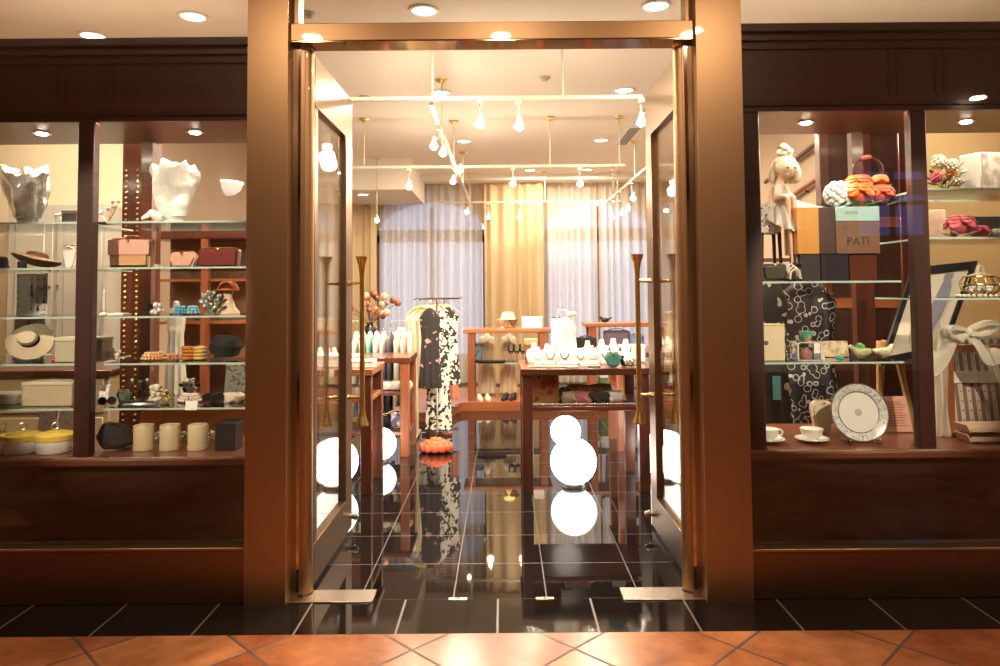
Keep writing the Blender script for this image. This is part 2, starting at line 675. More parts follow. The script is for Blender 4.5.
# ------------------------------------------------------------------ doors standing open, 90 degrees inwards
def door(num, xtube, xface, s, zt, y1):
    """s = +1: passage lies on +x side of the leaf."""
    d = STE('door_%d' % num, (xtube, YF + 0.05, 0))
    X = xface - xtube - s * 0.022
    tube = MB()
    tube.lathe([(0, 0.012), (0.042, 0.012), (0.042, zt - 0.004), (0, zt - 0.004)], seg=32)
    tube.bb(-0.010, 0.010, -0.046, -0.036, 0.014, zt - 0.006)
    tube.done('pivot_stile', BRONZE, d)
    L = y1 - (YF + 0.05)
    th = 0.022
    y0 = 0.04
    zb, zr0, zr1 = 0.02, 0.20, zt - 0.25
    MB().bb(X - th, X + th, y0, L, zb, zr0, bev=0.002).done('bottom_rail', DOORM, d)
    MB().bb(X - th, X + th, y0, L, zr1, zt - 0.01, bev=0.002).done('top_rail', DOORM, d)
    MB().bb(X - th, X + th, L - 0.15, L, zr0, zr1, bev=0.002).done('lock_stile', DOORM, d)
    MB().bb(X - th, X + th, y0, y0 + 0.05, zr0, zr1, bev=0.002).done('hinge_stile', DOORM, d)
    MB().bb(X - 0.005, X + 0.005, y0 + 0.05, L - 0.15, zr0, zr1).done('door_glass', clear((0.98, 0.975, 0.96), 1.5, 0.0, 0.4), d)
    for q in (-1, 1):
        hx = X + q * 0.10
        hy = L - 0.10
        prof = [(r, z - 0.055) for r, z in [(0, 0.655), (0.036, 0.655), (0.034, 0.668), (0.022, 0.70), (0.016, 0.745), (0.0145, 0.80), (0.0145, 1.46), (0.016, 1.50), (0.022, 1.545), (0.034, 1.578), (0.036, 1.59), (0.026, 1.588), (0, 1.56)]]
        h = MB().lathe(prof, (hx, hy, 0), 20).done('pull_handle', BRASS, d)
        m = MB()
        for z in (0.755, 1.385):
            m.tube([(X + q * th, hy, z), (X + q * 0.045, hy, z), (hx, hy, z)], [0.016, 0.010, 0.008], 10)
        m.done('handle_bracket', BRASS, h)
    k = MB().tube([(X + s * th, L - 0.05, 0.09), (X + s * 0.05, L - 0.05, 0.09)], 0.014, 12)
    k.ball((X + s * 0.052, L - 0.05, 0.09), 0.02)
    k.done('floor_bolt', CHROME, d)
    return d


zdoor = at(350, 98, 4.1).z
ztop = zt0 - 0.008
door(1, at(302.5, 330, YF + 0.02).x, at(352, 330, 4.1).x, 1, min(zdoor, ztop), 4.10)
door(2, at(688.5, 330, YF + 0.02).x, at(648.5, 330, 4.1).x, -1, min(zdoor, ztop), 4.10)
for i, (a, b2) in enumerate(((at(286, 600, YF).x, at(374, 600, YF).x), (at(622, 595, YF).x, at(705, 595, YF).x))):
    ST('trim_%d' % (7 + i), MB().bb(a, b2, YF - 0.05, YF + 0.075, -0.001, 0.006, bev=0.002), STEEL)
for px, lb in ((458, 'small flush steel floor plate in the threshold below the ochre drape reflection'), (545, 'small flush steel floor plate in the threshold beside the globe lamp reflections')):
    t = T('floor_socket', lb, 'floor plate', (floory(px, 599).x, YTH, 0.0))
    MB().bb(-0.04, 0.04, -0.012, 0.012, -0.001, 0.003, bev=0.001).done('plate', STEEL, t)
    MB().lathe([(0, 0.0032), (0.006, 0.0032), (0.007, 0.003), (0.0, 0.002)], seg=14).done('keyhole', BLACK, t)

# ------------------------------------------------------------------ shop windows
for num, x0, x1, px in ((1, -3.02, xlo, 120), (2, xro, 3.02, 850)):
    wd = STE('window_%d' % num, ((x0 + x1) / 2, YF, 0))
    hw = (x1 - x0) / 2
    zr = at(px, 546, YF).z
    MB().bb(-hw, hw, -0.05, 0.05, 0.0, zr - 0.006, bev=0.003).done('bottom_rail', BRONZED, wd)
    MB().bb(-hw, hw, -0.056, 0.05, zr - 0.006, zr + 0.008, bev=0.002).done('glazing_bead', BRONZE, wd)
    MB().bb(-hw, hw, -0.004, 0.004, zr + 0.008, CEIL).done('window_glass', PANE, wd)

# corridor behind the camera: panelled wall, cupboards, blue-lit window (seen only as faint reflections)
ST('wall_rear', MB().bb(-6.2, 6.2, -3.2, -3.1, 0, CEIL), mat((0.40, 0.27, 0.17), 0.6))
rear = STE('trim_rear_panels', (0, -3.1, 0))
pm = MB()
for x in (-6, -4.2, -2.2, -0.4, 1.4, 3.0, 4.4):
    pm.bb(x - 0.12, x + 0.12, 0, 0.12, 0, CEIL)
pm.bb(-6.2, 6.2, 0, 0.16, 2.55, 2.75).bb(-6.2, 6.2, 0, 0.1, 0, 0.25)
pm.done('pilaster', DARKZ, rear)
pm = MB()
for x in (-5.4, -4.75, -3.75, -3.1):
    pm.bb(x - 0.3, x + 0.3, 0, 0.05, 1.65, 2.5).bb(x - 0.3, x + 0.3, 0, 0.05, 0.3, 1.55)
pm.done('cupboard_front', TAUPE, rear)
wn = STE('window_5', (5.15, -3.09, 2.45))
MB().bb(-0.42, 0.42, 0, 0.03, -0.42, 0.42).done('lit_pane', mat((0.12, 0.22, 0.75), 0.3, emit=1.1), wn)
MB().bb(-0.46, 0.46, 0, 0.06, -0.03, 0.03).bb(-0.03, 0.03, 0, 0.06, -0.46, 0.46).done('window_frame', DARKW, wn)

# corridor downlights
def corridor_light(x, y, power):
    t = STE('ceiling_light_corridor', (x, y, CEIL))
    MB().lathe([(0.055, 0.0), (0.075, 0.0), (0.075, -0.008), (0.055, -0.008)], seg=24).done('trim_ring', WHITE, t)
    MB().lathe([(0, -0.002), (0.055, -0.002)], seg=24).done('lens', mat((1.0, 0.80, 0.52), 0.4, emit=30.0), t)
    light('corridor_lamp', 'AREA', (0, 0, -0.02), power, t, (1.0, 0.80, 0.56), 0.12)


for x in (-4.3, -1.19, 0.0, 1.19, 4.3):
    corridor_light(x, 1.85, 17)
for x in (-0.7, 0.7):
    corridor_light(x, -0.4, 18)
for xs_, xa_ in ((-1.93, -1.72), (1.85, 1.74)):  # added spotlights, out of view, aimed to brighten the window displays
    t = STE('ceiling_spotlight_corridor', (xs_, 0.5, CEIL))
    MB().tube([(0, 0, 0), (0, 0, -0.05), (0, 0.06, -0.10)], 0.03, 14).done('spot_body', WHITE, t)
    d = Vector((xa_, 3.6, 1.10)) - Vector((xs_, 0.58, CEIL - 0.12))
    light('window_spot', 'SPOT', (0, 0.08, -0.12), 680, t, (1.0, 0.86, 0.66), 0.03, rot=d.to_track_quat('-Z', 'Y').to_euler(), spot=R(25), blend=0.35)
pl_ = at(978, 96, 6.0)
s_ = (CEIL - EYE.z) / (pl_.z - EYE.z)
corridor_light(pl_.x * s_, 2 * YF - 6.0 * s_, 12)

# ------------------------------------------------------------------ curtains
def curtain(x0, x1, y, z0, z1, folds, depth, seed):
    folds = folds * 0.62
    n = max(24, int(folds * 12))

    def f(u, v):
        a = u * folds * 2 * PI + 1.3 * math.sin(u * 9 + seed) + 0.25 * math.sin(v * 4 + u * 20)
        return Vector((x0 + (x1 - x0) * u, y + depth * math.sin(a) * (0.6 + 0.4 * v) + 0.02 * math.sin(u * 5 + seed), z1 + (z0 - z1) * v))
    return MB().sheet(f, n, 14)


SHEER = sheer((0.86, 0.83, 0.80), 0.14, 0.55)
DRAPE = sheer((0.66, 0.52, 0.33), 0.0, 0.25)
CURT = [(-2.20, -1.80, DRAPE, 5, 'ochre drape gathered beside the white clothes rack', 10.18, 2.6),
        (-1.79, -1.20, SHEER, 9, 'pale sheer curtain before the window behind the dried flowers', 10.34, 2.6),
        (-1.19, -0.30, SHEER, 12, 'pale sheer curtain hanging behind the printed dresses', 10.34, 2.92),
        (-0.26, 0.58, DRAPE, 8, 'golden ochre drape hanging between the two daylit windows', 10.18, 2.9),
        (0.60, 1.36, SHEER, 11, 'pale sheer curtain behind the white gift bag', 10.34, 2.92),
        (1.38, 2.17, SHEER, 11, 'pale sheer curtain behind the brass handles of the door beside the accessory table', 10.34, 2.92),
        (2.19, 2.58, DRAPE, 5, 'ochre drape in the back corner seen through the door glass', 10.18, 2.9),
        (-2.74, -2.22, DRAPE, 5, 'ochre drape in the back corner behind the open door on the clothes rack side', 10.18, 2.6)]
for i, (x0, x1, m, fo, lb, y, zt) in enumerate(CURT):
    S('sheer_curtain' if m is SHEER else 'drape', curtain(x0, x1, y, 0.02, zt, fo, 0.045, i * 2.1), m, lb, 'curtain', group='curtains along the back wall')

# added, unseen cove lamps on top of the display boxes brighten the ceiling
for i, (x0, x1) in enumerate(((-2.9, -1.3), (1.15, 2.9))):
    t = STE('trim_cove_lamp', ((x0 + x1) / 2, 3.7, 2.46))
    MB().bb(-(x1 - x0) / 2, (x1 - x0) / 2, -0.02, 0.02, 0, 0.03).done('batten', WHITE, t)
    MB().tube([(-(x1 - x0) / 2, 0, 0.045), ((x1 - x0) / 2, 0, 0.045)], 0.014, 10).done('tube', mat((1.0, 0.80, 0.56), 0.4, emit=22.0), t)

# ------------------------------------------------------------------ shop ceiling: downlights, tracks, spotlights
DL = [(193, 12, 4.13, 'downlight above the bags and hats window, nearer the metal column'), (93, 31, 4.43, 'downlight above the dark fascia, farther from the metal column'),
      (424, 8, 4.07, 'round ceiling downlight just above the transom, nearer the smoke detector'), (656, 5, 4.03, 'round ceiling downlight just above the transom end by the plain column'),
      (441, 92, 5.79, 'round ceiling downlight beside the crossing of the two lighting tracks'), (624, 91, 5.76, 'round ceiling downlight near the front track end by the open door'),
      (601, 141, 7.7, 'round ceiling downlight alone in the middle of the shop ceiling'), (464, 141, 7.7, 'round ceiling downlight above the track running into the shop'),
      (530, 173, 9.6, 'farther round ceiling downlight before the ochre drape'), (587, 173, 9.6, 'farther round ceiling downlight before the sheer curtain')]
for px, py, Y, lb in DL:
    p = onz(px, Y, CEIL)
    t = T('downlight', 'recessed ' + lb, 'ceiling light', p, group='recessed downlights in the shop ceiling')
    MB().lathe([(0.07, 0.0), (0.09, 0.0), (0.09, -0.01), (0.07, -0.012)], seg=24).done('trim_ring', WHITE, t)
    MB().lathe([(0, -0.004), (0.071, -0.004)], seg=24).done('lens', LAMPW, t)
    light('downlight_lamp', 'AREA', (0, 0, -0.03), 34, t, WARM, 0.14)
for x, y in ((-3.4, 4.9), (-2.3, 4.75), (2.35, 4.75), (3.4, 4.9)):  # added lamps, hidden by the fascia, to brighten the alcoves
    t = STE('ceiling_light_alcove', (x, y, CEIL))
    MB().lathe([(0.07, 0.0), (0.09, 0.0), (0.09, -0.01), (0.07, -0.012)], seg=24).done('trim_ring', WHITE, t)
    MB().lathe([(0, -0.004), (0.071, -0.004)], seg=24).done('lens', LAMPW, t)
    light('downlight_lamp', 'AREA', (0, 0, -0.03), 15, t, WARM, 0.14)
p = onz(363, 9.1, 2.58)
t = T('downlight', 'recessed ceiling light in the low bulkhead over the clothes rack', 'ceiling light', (p.x, 9.1, 2.58), group='recessed downlights in the shop ceiling')
MB().lathe([(0.07, 0.0), (0.09, 0.0), (0.09, -0.01), (0.07, -0.012)], seg=24).done('trim_ring', WHITE, t)
MB().lathe([(0, -0.004), (0.071, -0.004)], seg=24).done('lens', LAMPW, t)
light('downlight_lamp', 'AREA', (0, 0, -0.03), 25, t, WARM, 0.14)
for px, Y, lb in ((308, 4.1, 'small round smoke detector above the transom at the bags and hats window end'), (545, 5.4, 'small smoke detector on the ceiling beside the brass canopy'), (364, 5.9, 'small grey sprinkler head on the ceiling near the glass door')):
    S('smoke_detector', MB().lathe([(0, -0.03), (0.022, -0.028), (0.035, -0.012), (0.045, 0), (0, 0)], seg=20), mat((0.45, 0.40, 0.34), 0.5), lb, 'detector', onz(px, Y, CEIL))
for k, Y in enumerate((6.5, 7.5)):
    t = T('ceiling_vent', ('nearer' if k == 0 else 'farther') + ' dark slotted air vent along the ceiling edge by the open door', 'vent', (1.33, Y, CEIL), group='slotted air vents')
    MB().bb(-0.07, 0.07, -0.42, 0.42, -0.012, 0, bev=0.003).done('vent_frame', WHITE, t)
    v = MB()
    for q in range(4):
        v.bb(-0.05 + q * 0.028, -0.036 + q * 0.028, -0.40, 0.40, -0.016, -0.01)
    v.done('slot', mat((0.05, 0.045, 0.04), 0.6), t)

TRK = mat((0.62, 0.54, 0.42), 0.5)


def track(name_label, a, b, rods):
    a, b = Vector(a), Vector(b)
    t = T('lighting_track', name_label, 'lighting track', a, group='suspended lighting tracks')
    d = b - a
    horizontal = abs(d.x) > abs(d.y)
    m = MB()
    if horizontal:
        m.bb(0, d.x, -0.014, 0.014, -0.011, 0.011)
    else:
        m.bb(-0.014, 0.014, 0, d.y, -0.011, 0.011)
    m.done('rail', TRK, t)
    for q in rods:
        p = (d.x * q, 0) if horizontal else (0, d.y * q)
        h = CEIL - a.z
        r = MB().tube([(p[0], p[1], 0.012), (p[0], p[1], h)], 0.0055, 8).done('hanger_rod', TRK, t)
        MB().lathe([(0, h), (0.05, h), (0.045, h - 0.012), (0.012, h - 0.035), (0, h - 0.035)], (p[0], p[1], 0), 16).done('canopy', mat((0.80, 0.60, 0.25), 0.3, 0.8), r)
    return t


T1, T2, T3, T4 = 2.585, 2.50, 2.55, 2.555
track('front lighting track hung across the shop just inside the doors', (-0.99, 4.6, T1), (0.91, 4.6, T1), (0.285, 0.73))
track('middle lighting track hung across the shop, second from the doors', (-1.45, 6.67, T2), (1.15, 6.67, T2), (0.06, 0.73, 0.98))
track('rear lighting track hung across the shop before the curtains', (-0.97, 9.8, T3), (1.62, 9.8, T3), (0.2, 0.6, 0.985))
track('white lighting track running into the shop between the front and rear tracks', (-0.46, 4.62, T4), (-0.46, 9.77, T4), (0.16, 0.42, 0.72))
track('white lighting track running into the shop beside the air vents', (1.45, 6.72, T4), (1.45, 9.78, T4), (0.35, 0.85))

SPOTS = [(480, 122, 4.6, T1, 'front track, first spotlight along from the crossing track', 1), (519, 124, 4.6, T1, 'front track, second spotlight along from the crossing track', 1), (641, 120, 4.6, T1, 'front track, spotlight at the end by the open door', 1),
         (434, 144, 5.2, T4, 'track running inward, nearest spotlight of all', 1), (443, 151, 5.45, T4, 'track running inward, second nearest spotlight', 1),
         (460, 169, 6.9, T4, 'track running inward, spotlight just behind the middle track', 1), (453, 180, 7.1, T4, 'track running inward, lower spotlight just behind the middle track', 1),
         (467, 211, 9.5, T4, 'track running inward, last spotlight before the rear track', 0),
         (409, 185, 6.67, T2, 'middle track, spotlight over the clothes rack', 1), (513, 182, 6.67, T2, 'middle track, spotlight in the centre of the shop', 1), (580, 182, 6.67, T2, 'middle track, spotlight over the accessory table', 1),
         (488, 216, 9.8, T3, 'rear track, spotlight before the sheer curtain edge', 1), (519.5, 216, 9.8, T3, 'rear track, spotlight before the ochre drape', 1),
         (561.5, 216, 9.8, T3, 'rear track, one of the close pair, nearer the drape', 0), (574, 216, 9.8, T3, 'rear track, outer one of the close pair', 1), (612, 216, 9.8, T3, 'rear track, last spotlight before the corner', 1),
         (622, 212, 9.2, T4, 'track by the vents, farthest spotlight', 0), (628, 207, 8.7, T4, 'track by the vents, middle spotlight', 1), (633, 197, 8.0, T4, 'track by the vents, nearest spotlight', 1),
         (377, 219, 8.6, T2, 'below the bulkhead, spotlight over the dried flowers', 1)]
for px, py, Y, zt, lb, lit in SPOTS:
    p = at(px, py, Y)
    top = zt - 0.011 if px != 377 else CEIL
    xt = -0.46 if (zt == T4 and px < 500) else 1.45 if zt == T4 else p.x
    yt = Y
    dx = xt - p.x
    t = T('track_spotlight', 'small white spotlight on the ' + lb if px != 377 else 'small white spotlight ' + lb, 'spotlight', (xt, yt, top), group='track spotlights')
    h = top - p.z
    MB().bb(-0.02, 0.02, -0.03, 0.03, -0.03, 0, bev=0.004).done('adapter', TRK, t)
    MB().tube([(0, 0, -0.02), (0, 0, -0.6 * h), (-dx * 0.6, 0, -0.8 * h), (-dx, 0, -h + 0.05)], 0.006, 8).done('stem', TRK, t)
    hd = MB().lathe([(0, 0.055), (0.014, 0.05), (0.018, 0.02), (0.034, -0.028), (0.030, -0.028), (0, 0.0)], (-dx, 0, -h), 16, rot=(R(20), R(8), 0)).done('lamp_head', WHITE, t)
    MB().ball((-dx, -0.01, -h - 0.018), 0.028, 12, 8).done('bulb', mat((1.0, 0.88, 0.68), 0.4, emit=22.0), hd)
    if lit:
        light('spot_lamp', 'SPOT', (-dx, -0.02, -h - 0.07), 7 if Y > 7.5 else 56, t, WARM, 0.05, spot=R(140), blend=0.6)
        light('spot_spill', 'POINT', (-dx, -0.02, -h - 0.10), 1 if Y > 7.5 else 8, t, WARM, 0.05)

# ================================================================== DISPLAY CABINETS IN THE SHOP WINDOWS
YS0, YS1, YBK = 3.38, 3.84, 3.92
KX = 3.6 / F          # metres per photo pixel at the middle of a display shelf


def shelf_panel(parent, x0, x1, z, y0=YS0, y1=YS1):
    m = MB().bb(x0, x1, y0 - YF, y1 - YF, z - 0.009, z)
    m.bm.normal_update()
    for f in m.bm.faces:
        if abs(f.normal.z) < 0.5:
            f.material_index = 1
    return m.done('glass_shelf', [SHELFG, EDGEG], parent)


def cabinet(label, xa, xb, zf0, zf1, zc, mull, near, spots, shelves):
    """Built into the window: plinth, counter, fascia with mouldings, soffit, posts, glass shelves."""
    c = T('display_cabinet', label, 'display cabinet', ((xa + xb) / 2, YF, 0))
    ox = (xa + xb) / 2
    MB().bb(xa - ox, xb - ox, 0.12, YBK - YF, 0.0, zc - 0.045).done('plinth', DARKW, c)
    MB().bb(xa - ox, xb - ox, 0.075, YBK - YF + 0.02, zc - 0.045, zc, bev=0.012).done('counter', wood((0.12, 0.038, 0.02), (0.20, 0.07, 0.035), 0.3, 5, 'X'), c)
    f = MB().bb(xa - ox, xb - ox, 0.10, 0.125, zf0 - 0.025, zf1).done('fascia', wood((0.040, 0.014, 0.010), (0.085, 0.028, 0.018), 0.4, 5, 'X', 0.1), c)
    m = MB()
    m.bb(xa - ox, xb - ox, 0.07, 0.1, zf1 - 0.035, zf1).bb(xa - ox, xb - ox, 0.08, 0.1, zf1 - 0.075, zf1 - 0.055).bb(xa - ox, xb - ox, 0.086, 0.1, zf1 - 0.115, zf1 - 0.105)
    m.bb(xa - ox, xb - ox, 0.085, 0.1, zf0, zf0 + 0.02)
    for xm in mull:
        for d in (-0.13, -0.09, 0.09, 0.13):
            m.bb(xm - ox + d - 0.006, xm - ox + d + 0.006, 0.09, 0.1, zf0 + 0.05, zf1 - 0.12)
    m.done('moulding', DARKW, f)
    s = MB().bb(xa - ox, xb - ox, 0.125, YBK - YF, zf0, zf0 + 0.02).done('soffit', wood((0.13, 0.045, 0.024), (0.20, 0.075, 0.04), 0.35, 5, 'X'), c)
    MB().bb(xa - ox + 0.1, xb - ox - 0.1, 0.13, 0.15, zf0 - 0.008, zf0).done('light_strip', mat((1.0, 0.86, 0.66), 0.4, emit=85.0), s)  # added strip, hidden behind the fascia lip, to light the goods
    for x, y in spots:
        l = MB().lathe([(0.03, 0.0), (0.045, 0.0), (0.045, -0.008), (0.03, -0.008)], (x - ox, y - YF, zf0), 20).done('spotlight_ring', CHROME, s)
        MB().lathe([(0, 0.0), (0.03, -0.001), (0.022, -0.010), (0, -0.014)], (x - ox, y - YF, zf0 - 0.004), 16).done('spotlight_lens', mat((1.0, 0.9, 0.72), 0.4, emit=30.0), s)
        light('cabinet_lamp', 'SPOT', (x - ox, y - YF, zf0 - 0.03), 55, c, (1.0, 0.86, 0.66), 0.03, spot=R(150), blend=0.8)
    for xm in mull:
        MB().bb(xm - ox - 0.038, xm - ox + 0.038, 0.10, 0.15, zc, zf0 - 0.026, bev=0.004).done('mullion', DARKZ, c)
        MB().bb(xm - ox - 0.03, xm - ox + 0.03, YBK - YF - 0.05, YBK - YF, zc, zf0).done('rear_post', MAHOGZ, c)
    MB().bb(near[0] - ox, near[1] - ox, 0.11, 0.19, zc, zf0 - 0.026, bev=0.004).done('end_post', DARKZ, c)
    for x0, x1, z in shelves:
        shelf_panel(c, x0 - ox, x1 - ox, z)
    return c


zcL = at(120, 457.5, YF + 0.085).z
zcR = at(850, 450, YF + 0.085).z
zL0, zL1 = at(120, 121.5, YF + 0.1).z + 0.025, at(120, 40, YF + 0.1).z
zR0, zR1 = at(870, 110.5, YF + 0.1).z + 0.025, at(870, 24, YF + 0.09).z
SL = [at(160, y, YS0).z for y in (221, 267, 316, 363, 408)]
mxL = at(87, 300, YF + 0.13).x
mxR = at(920, 300, YF + 0.13).x
xcl = xlo - 0.004
xcr = xro + 0.004
cabinet('dark mahogany display cabinet of bags and hats in the window beside the clothes-rack door', -3.0, xcl, zL0, zL1, zcL, [mxL], (xcl - 0.012, xcl), [(onz(42, 3.62, zL0).x, 3.62), (onz(195, 3.62, zL0).x, 3.62)],
        [(-2.98, mxL - 0.055, z) for z in SL] + [(mxL + 0.055, xcl - 0.02, z) for z in SL])
RA1, RA2 = at(830, 281, YS0).z, at(830, 362, YS0).z
RB1, RB2, RB3 = at(965, 188, YS0).z, at(965, 237, YS0).z, at(965, 298, YS0).z
xr0 = at(761, 330, YF + 0.15).x
cabinet('dark mahogany display cabinet of gifts and flowers in the window with the doll', xcr, 3.0, zR0, zR1, zcR, [mxR], (xcr, xr0), [(onz(806, 3.62, zR0).x, 3.62), (onz(966, 3.62, zR0).x, 3.62)],
        [(xr0, mxR - 0.055, RA1), (xr0, mxR - 0.055, RA2), (mxR + 0.055, 2.98, RB1), (mxR + 0.055, 2.98, RB2), (mxR + 0.055, 2.98, RB3)])


def pos(px, z, Y=3.58):
    return onz(px, Y, z) + Vector((0, 0, 0.0012))


# ------------------------------------------------------------------ makers of small goods
def gift_box(px, z, wpx, hpx, d, body, lid, label, Y=3.58, rz=0.0, name='gift_box', knob=None, lidh=0.25, cat='box'):
    k = Y / F
    w_, h = wpx * k, hpx * k
    t = T(name, label, cat, pos(px, z, Y), rz)
    MB().bb(-w_ / 2, w_ / 2, -d / 2, d / 2, 0, h * (1 - lidh), bev=0.002).done('body', body, t)
    l = MB().bb(-w_ / 2 - 0.003, w_ / 2 + 0.003, -d / 2 - 0.003, d / 2 + 0.003, h * (1 - lidh), h, bev=0.003).done('lid', lid, t)
    if knob:
        MB().torus((0, 0, h + 0.018), 0.014, 0.003, rot=(PI / 2, 0, 0)).done('ring', knob, l)
    return t


def bust(px, z, wt, wb, hpx, m, ped, label, Y=3.6, seed=0.0, lean=-0.02):
    """Draped bodice on a waist-high display form: wide, gathered neckline narrowing to the waist."""
    k = Y / F
    h = hpx * k
    t = T('blouse_display_form', label, 'dress form', pos(px, z, Y))
    p0 = 0.14 * h

    def fn(p, a, u):
        f = 0.055 * k * wt * (0.35 + u) * (math.sin(a * 7 + 3 * u + seed) * 0.5 + math.sin(a * 3 - 5 * u + seed))
        n = noise.noise(p * 24 + Vector((seed, 0, 0))) * 0.010
        q = p.copy()
        rr = Vector((p.x - lean * u, p.y, 0))
        if rr.length > 1e-5:
            q += rr.normalized() * (f + n)
        q.z += (u > 0.85) * 0.02 * math.sin(a * 5 + seed) + (0.012 * math.sin(a * 2 + seed) if u > 0.6 else 0)
        return q
    R_, r_ = wt * k / 2, wb * k / 2
    rings = []
    for i in range(15):
        u = i / 14
        s = r_ + (R_ - r_) * (u ** 0.8)
        if u > 0.93:
            s *= 0.9
        rings.append((p0 + u * (h - p0), s, s * 0.62, lean * u, 0))
    rings += [(h - 0.01, R_ * 0.6, R_ * 0.36, lean, 0), (h - 0.035, R_ * 0.2, R_ * 0.1, lean, 0)]
    MB().loft(rings, 42, fn).done('draped_bodice', m, t, sharp=60)
    MB().lathe([(0, h - 0.06), (0.028, h - 0.05), (0.026, h + 0.015), (0, h + 0.02)], (lean, 0, 0), 16).done('neck_cap', m, t)
    MB().lathe([(0, 0), (0.09, 0), (0.088, 0.008), (0.045, 0.022), (0.05, p0 * 0.7), (r_ * 0.9, p0 + 0.02), (0, p0 + 0.025)], seg=28, sc=(1, 0.75)).done('pedestal', ped, t)
    return t


def hat(px, z, wpx, m, band, label, Y=3.58, tilt=(0, 0, 0), crown=0.42, hz=0.45, lift=0.0, name='sun_hat'):
    k = Y / F
    r = wpx * k / 2
    p = pos(px, z, Y)
    t = T(name, label, 'hat', (p.x, p.y, p.z + lift), rot=tilt)
    cr = r * crown
    ch = r * hz
    MB().lathe([(cr * 1.02, 0.012), (cr, ch * 0.6), (cr * 0.9, ch * 0.92), (cr * 0.55, ch), (0, ch * 0.96)], seg=28, sc=(1, 0.85)).done('crown', m, t)
    MB().lathe([(cr * 0.98, 0.016), (cr * 1.1, 0.012), (r * 0.8, 0.006), (r, 0.0), (r * 0.99, -0.004), (r * 0.8, 0.001), (cr * 1.0, 0.008)], seg=36, sc=(1, 0.88), fn=lambda q: q + Vector((0, 0, 0.10 * r * math.sin(2 * math.atan2(q.y, q.x) + 0.6) * (q.xy.length / r) ** 2))).done('brim', m, t)
    if band:
        MB().lathe([(cr * 1.05, 0.012), (cr * 1.05, 0.032), (cr * 0.98, 0.034)], seg=28, sc=(1, 0.85)).done('hat_band', band, t)
    return t


def purse(px, z, wpx, hpx, d, m, trim, label, Y=3.56, handle=True, flap=None, rz=0.0, round_=0.18, name='handbag', clasp=GOLD, cat='bag'):
    k = Y / F
    w_, h = wpx * k, hpx * k
    t = T(name, label, cat, pos(px, z, Y), rz)
    n = 10
    poly = []
    rr = min(w_, h) * round_
    for cx, cz, a0 in ((w_ / 2 - rr, rr * 0.6, -90), (w_ / 2 - rr, h - rr, 0), (-w_ / 2 + rr, h - rr, 90), (-w_ / 2 + rr, rr * 0.6, 180)):
        q = rr if cz > h / 2 else rr * 0.6
        for i in range(n + 1):
            a = R(a0 + 90 * i / n)
            poly.append((cx + q * math.cos(a) if abs(cx) else 0, cz + q * math.sin(a)))
    b = MB().prism(poly, d)
    bmesh.ops.bevel(b.bm, geom=[e for e in b.bm.edges if len(e.link_faces) == 2 and abs(e.link_faces[0].normal.y - e.link_faces[1].normal.y) > 0.5], offset=d * 0.2, segments=3, affect='EDGES')
    b.done('body', m, t)
    if flap:
        MB().bb(-w_ * 0.49, w_ * 0.49, -d / 2 - 0.004, -d / 2 + 0.002, h * 0.45, h * 0.97, bev=0.002).done('flap', flap, t)
    if clasp:
        MB().ball((0, -d / 2 - 0.006, h * 0.93), (0.008, 0.006, 0.006), 10, 8).done('clasp', clasp, t)
        MB().tube([(-w_ * 0.4, -d * 0.3, h + 0.002), (w_ * 0.4, -d * 0.3, h + 0.002)], 0.003, 8).done('frame_bar', clasp, t)
    if handle:
        MB().tube([(-w_ * 0.38 + w_ * 0.76 * i / 12, 0, h - 0.005 + w_ * 0.10 * math.sin(PI * i / 12)) for i in range(13)], 0.004, 8).done('handle', trim, t)
    return t


def jar(px, z, wpx, hpx, body, lid, label, Y=3.45, group=None, knob=True, flare=1.0):
    k = Y / F
    r, h = wpx * k / 2, hpx * k
    t = T('lidded_jar', label, 'jar', pos(px, z, Y), group=group)
    MB().lathe([(0, 0), (r * 0.95, 0), (r, 0.006), (r * flare, h * 0.58), (0, h * 0.6)], seg=28).done('jar_body', body, t)
    l = MB().lathe([(0, h * 0.98), (r * 0.4, h * 0.97), (r * 0.98, h * 0.84), (r * 1.04, h * 0.80), (r * 1.04, h * 0.58), (r * 0.98, h * 0.575), (0, h * 0.58)], seg=28).done('jar_lid', lid, t)
    if knob:
        MB().torus((0, 0, h * 1.0 + 0.018), 0.015, 0.0035, rot=(PI / 2, 0, R(30))).ball((0, 0, h), 0.008, 10, 8).done('lid_ring', SILVER, l)
    return t


def canister(px, z, wpx, hpx, m, label, Y=3.45, group=None):
    k = Y / F
    r, h = wpx * k / 2, hpx * k
    t = T('leather_canister', label, 'canister', pos(px, z, Y), group=group)
    MB().lathe([(0, 0), (r, 0), (r * 1.01, 0.006), (r * 1.01, h * 0.14), (r * 0.97, h * 0.15), (r * 0.97, h * 0.95), (r * 0.9, h), (0, h)], seg=28).done('canister_body', m, t)
    MB().ball((0, 0, h + 0.002), (r * 0.5, r * 0.5, 0.004), 16, 8).done('lid_button', m, t)
    return t


def beads(pts, r):
    m = MB()
    for p in pts:
        m.ball(p, r, 10, 7)
    return m


def necklace(px, z, wpx, m, label, Y=3.52, turns=2, r=0.008, name='bead_necklace', seed=0, cat='necklace', group=None):
    k = Y / F
    a_ = wpx * k / 2 - r
    rnd = random.Random(seed)
    pts = []
    for q in range(turns):
        n = max(8, int(2 * PI * a_ / (2.05 * r)))
        for i in range(n):
            a = 2 * PI * i / n
            s = 1 - 0.16 * q
            pts.append((a_ * s * math.cos(a) + rnd.uniform(-.002, .002), 0.65 * a_ * s * math.sin(a), r + 1.5 * r * q))
    return S(name, beads(pts, r), m, label, cat, pos(px, z, Y), group=group)


